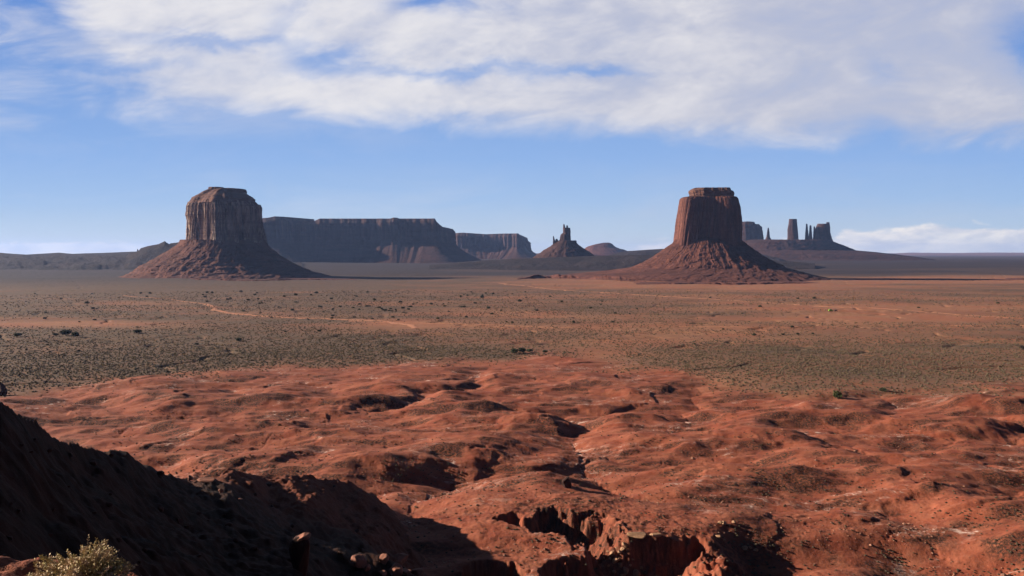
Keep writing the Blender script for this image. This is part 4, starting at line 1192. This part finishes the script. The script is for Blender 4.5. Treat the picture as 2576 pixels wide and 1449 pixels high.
# ------------------------------------------------------------------ the bush
def bush():
    x, y, z = -3.53, 6.78, 0
    x = (195 - 1288) / F * 6.9; y = 6.9
    z = float(H(x, y)[0])
    root = empty('sagebrush_bush', (x, y, z - 0.09), 'sunlit grey green sagebrush bush on red soil in the bottom left corner', 'bush')
    r = np.random.default_rng(77)
    stems_co = []; stems_f = []; lv_co = []; lv_f = []
    def tube(p, q, r0, r1):
        b = len(stems_co)
        for (c, rad) in ((p, r0), (q, r1)):
            for k in range(3): stems_co.append((c[0] + rad * math.cos(k * 2.09), c[1] + rad * math.sin(k * 2.09), c[2]))
        for k in range(3): stems_f.append((b + k, b + (k + 1) % 3, b + 3 + (k + 1) % 3, b + 3 + k))
    for i in range(430):
        a = r.uniform(0, 6.283); rad = 0.37 * math.sqrt(r.uniform(0, 1)); ex = rad * math.cos(a) * 1.12; ey = rad * math.sin(a)
        top = (0.27 * math.sqrt(max(0, 1 - (rad / 0.42) ** 2)) + 0.03) * r.uniform(0.55, 1.12) * (1 + 0.28 * math.sin(ex * 14 + 1)) + (0.05 if i % 9 == 0 else 0)
        p = np.array([ex * 0.25, ey * 0.25, -0.03]); e = np.array([ex, ey, top])
        prev = p; nseg = 5
        for k in range(1, nseg + 1):
            t = k / nseg
            cur = p + (e - p) * t + np.array([r.normal(0, .010), r.normal(0, .010), 0.05 * math.sin(t * 3.1)])
            tube(prev, cur, 0.0035 * (1.2 - t), 0.0035 * (1.05 - t) + 0.0006)
            if t > 0.35:
                for _ in range(int(6 + 8 * t)):
                    d = r.normal(size=3); d[2] = abs(d[2]) * 0.9 + 0.25; d /= np.linalg.norm(d)
                    c = prev + (cur - prev) * r.uniform(0, 1)
                    L = r.uniform(0.012, 0.028); sd = np.cross(d, r.normal(size=3)); sd /= np.linalg.norm(sd) + 1e-9; sd *= L * 0.26
                    b = len(lv_co)
                    for w_ in (c, c + d * L * 0.5 + sd, c + d * L, c + d * L * 0.5 - sd): lv_co.append(tuple(w_))
                    lv_f.append((b, b + 1, b + 2, b + 3))
            prev = cur
    m_l, t, b = new_mat('sage_leaf', 0.8)
    n = t.noise(t.n.new('ShaderNodeTexCoord').outputs['Object'], 7.0, 4, 0.7)
    c = t.mix(t.ss(n, 0.38, 0.62), (0.30, 0.25, 0.11), (0.54, 0.42, 0.30))
    t.l.new(c, b.inputs['Base Color'])
    m_t = plain_mat('dry_twig', (0.30, 0.22, 0.15), 0.9, 0.3, 9)
    mesh_np('foliage', lv_co, np.array(lv_f), m_l, root, smooth=False)
    mesh_np('stems', stems_co, np.array(stems_f), m_t, root, smooth=False)
bush()

# ------------------------------------------------------------------ vehicles far out on the plain
def bx(bm, x0, x1, y0, y1, z0, z1, bev=0.0):
    r = bmesh.ops.create_cube(bm, size=1.0)
    vs_ = r['verts']
    for v_ in vs_:
        v_.co = ((x0 + x1) / 2 + v_.co.x * (x1 - x0), (y0 + y1) / 2 + v_.co.y * (y1 - y0), (z0 + z1) / 2 + v_.co.z * (z1 - z0))
    if bev:
        es = {e for v_ in vs_ for e in v_.link_edges}
        bmesh.ops.bevel(bm, geom=list(es), offset=bev, segments=2, affect='EDGES')
def bobj(name, bm, mat, parent, loc=(0, 0, 0)):
    me = bpy.data.meshes.new(name); bm.to_mesh(me); bm.free(); me.materials.append(mat)
    o = bpy.data.objects.new(name, me); COL.objects.link(o); o.parent = parent; o.location = loc
    return o
M_TYRE = plain_mat('tyre_rubber', (0.02, 0.02, 0.02), 0.8, 0.1)
M_WIN = plain_mat('dark_glass', (0.03, 0.035, 0.04), 0.15, 0.1, 3, 0.5)
def vehicle(name, u, v, L, Hh, mat, label, cat, rot):
    x, y, z = hit(u, v)
    root = empty(name, (x, y, z), label, cat); root.rotation_euler = (0, 0, rot)
    W = min(2.4, L * 0.36)
    bm = bmesh.new(); bx(bm, -L / 2, L / 2, -W / 2, W / 2, 0.45, Hh * 0.55, 0.12); bobj('body', bm, mat, root)
    bm = bmesh.new(); bx(bm, -L * 0.42, L * 0.22, -W / 2 + 0.08, W / 2 - 0.08, Hh * 0.55 + 0.01, Hh, 0.15); bobj('cabin', bm, mat, root)
    bm = bmesh.new()
    for s in (-1, 1): bx(bm, -L * 0.38, L * 0.18, s * (W / 2 - 0.09), s * (W / 2 - 0.05), Hh * 0.60, Hh * 0.88)
    bobj('window', bm, M_WIN, root)
    for sx in (-0.32, 0.32):
        for sy in (-1, 1):
            bm = bmesh.new()
            bmesh.ops.create_cone(bm, cap_ends=True, segments=20, radius1=0.42, radius2=0.42, depth=0.26, matrix=Matrix.Rotation(math.pi / 2, 4, 'X'))
            bobj('wheel', bm, M_TYRE, root, (L * sx, sy * (W / 2 - 0.1), 0.42))
M_LIME = plain_mat('lime_green_paint', (0.28, 0.55, 0.05), 0.4, 0.1, 1, 0.4)
M_DARKP = plain_mat('dark_paint', (0.05, 0.05, 0.05), 0.4, 0.1, 1, 0.4)
M_WHITE = plain_mat('white_paint', (0.75, 0.73, 0.70), 0.5, 0.08, 1, 0.4)
vehicle('tour_truck', 2090, 783, 6.5, 2.8, M_LIME, 'bright lime green truck parked by the dirt road on the right of the plain', 'truck', 0.1)
vehicle('parked_car', 2103, 783, 4.8, 1.9, M_DARKP, 'dark vehicle parked directly behind the lime green truck', 'car', 0.0)
vehicle('parked_van', 232, 740, 5.0, 2.4, M_WHITE, 'tiny white van standing far off on the left of the plain', 'van', 0.3)

# ------------------------------------------------------------------ haze
me = bpy.data.meshes.new('haze')
bm = bmesh.new(); bx(bm, -33500, 33500, -33500, 33500, -60, 420); bm.to_mesh(me); bm.free()
hz = bpy.data.objects.new('haze', me); COL.objects.link(hz)
tag(hz, 'thin blue desert haze', kind='stuff')
m_ = bpy.data.materials.new('haze'); m_.use_nodes = True
nt = m_.node_tree
for nd in list(nt.nodes): nt.nodes.remove(nd)
o_ = nt.nodes.new('ShaderNodeOutputMaterial'); pv = nt.nodes.new('ShaderNodeVolumePrincipled')
pv.inputs['Color'].default_value = (0.33, 0.50, 1.0, 1)
pv.inputs['Density'].default_value = 1.75e-5
pv.inputs['Anisotropy'].default_value = 0.2
nt.links.new(pv.outputs[0], o_.inputs['Volume'])
me.materials.append(m_)
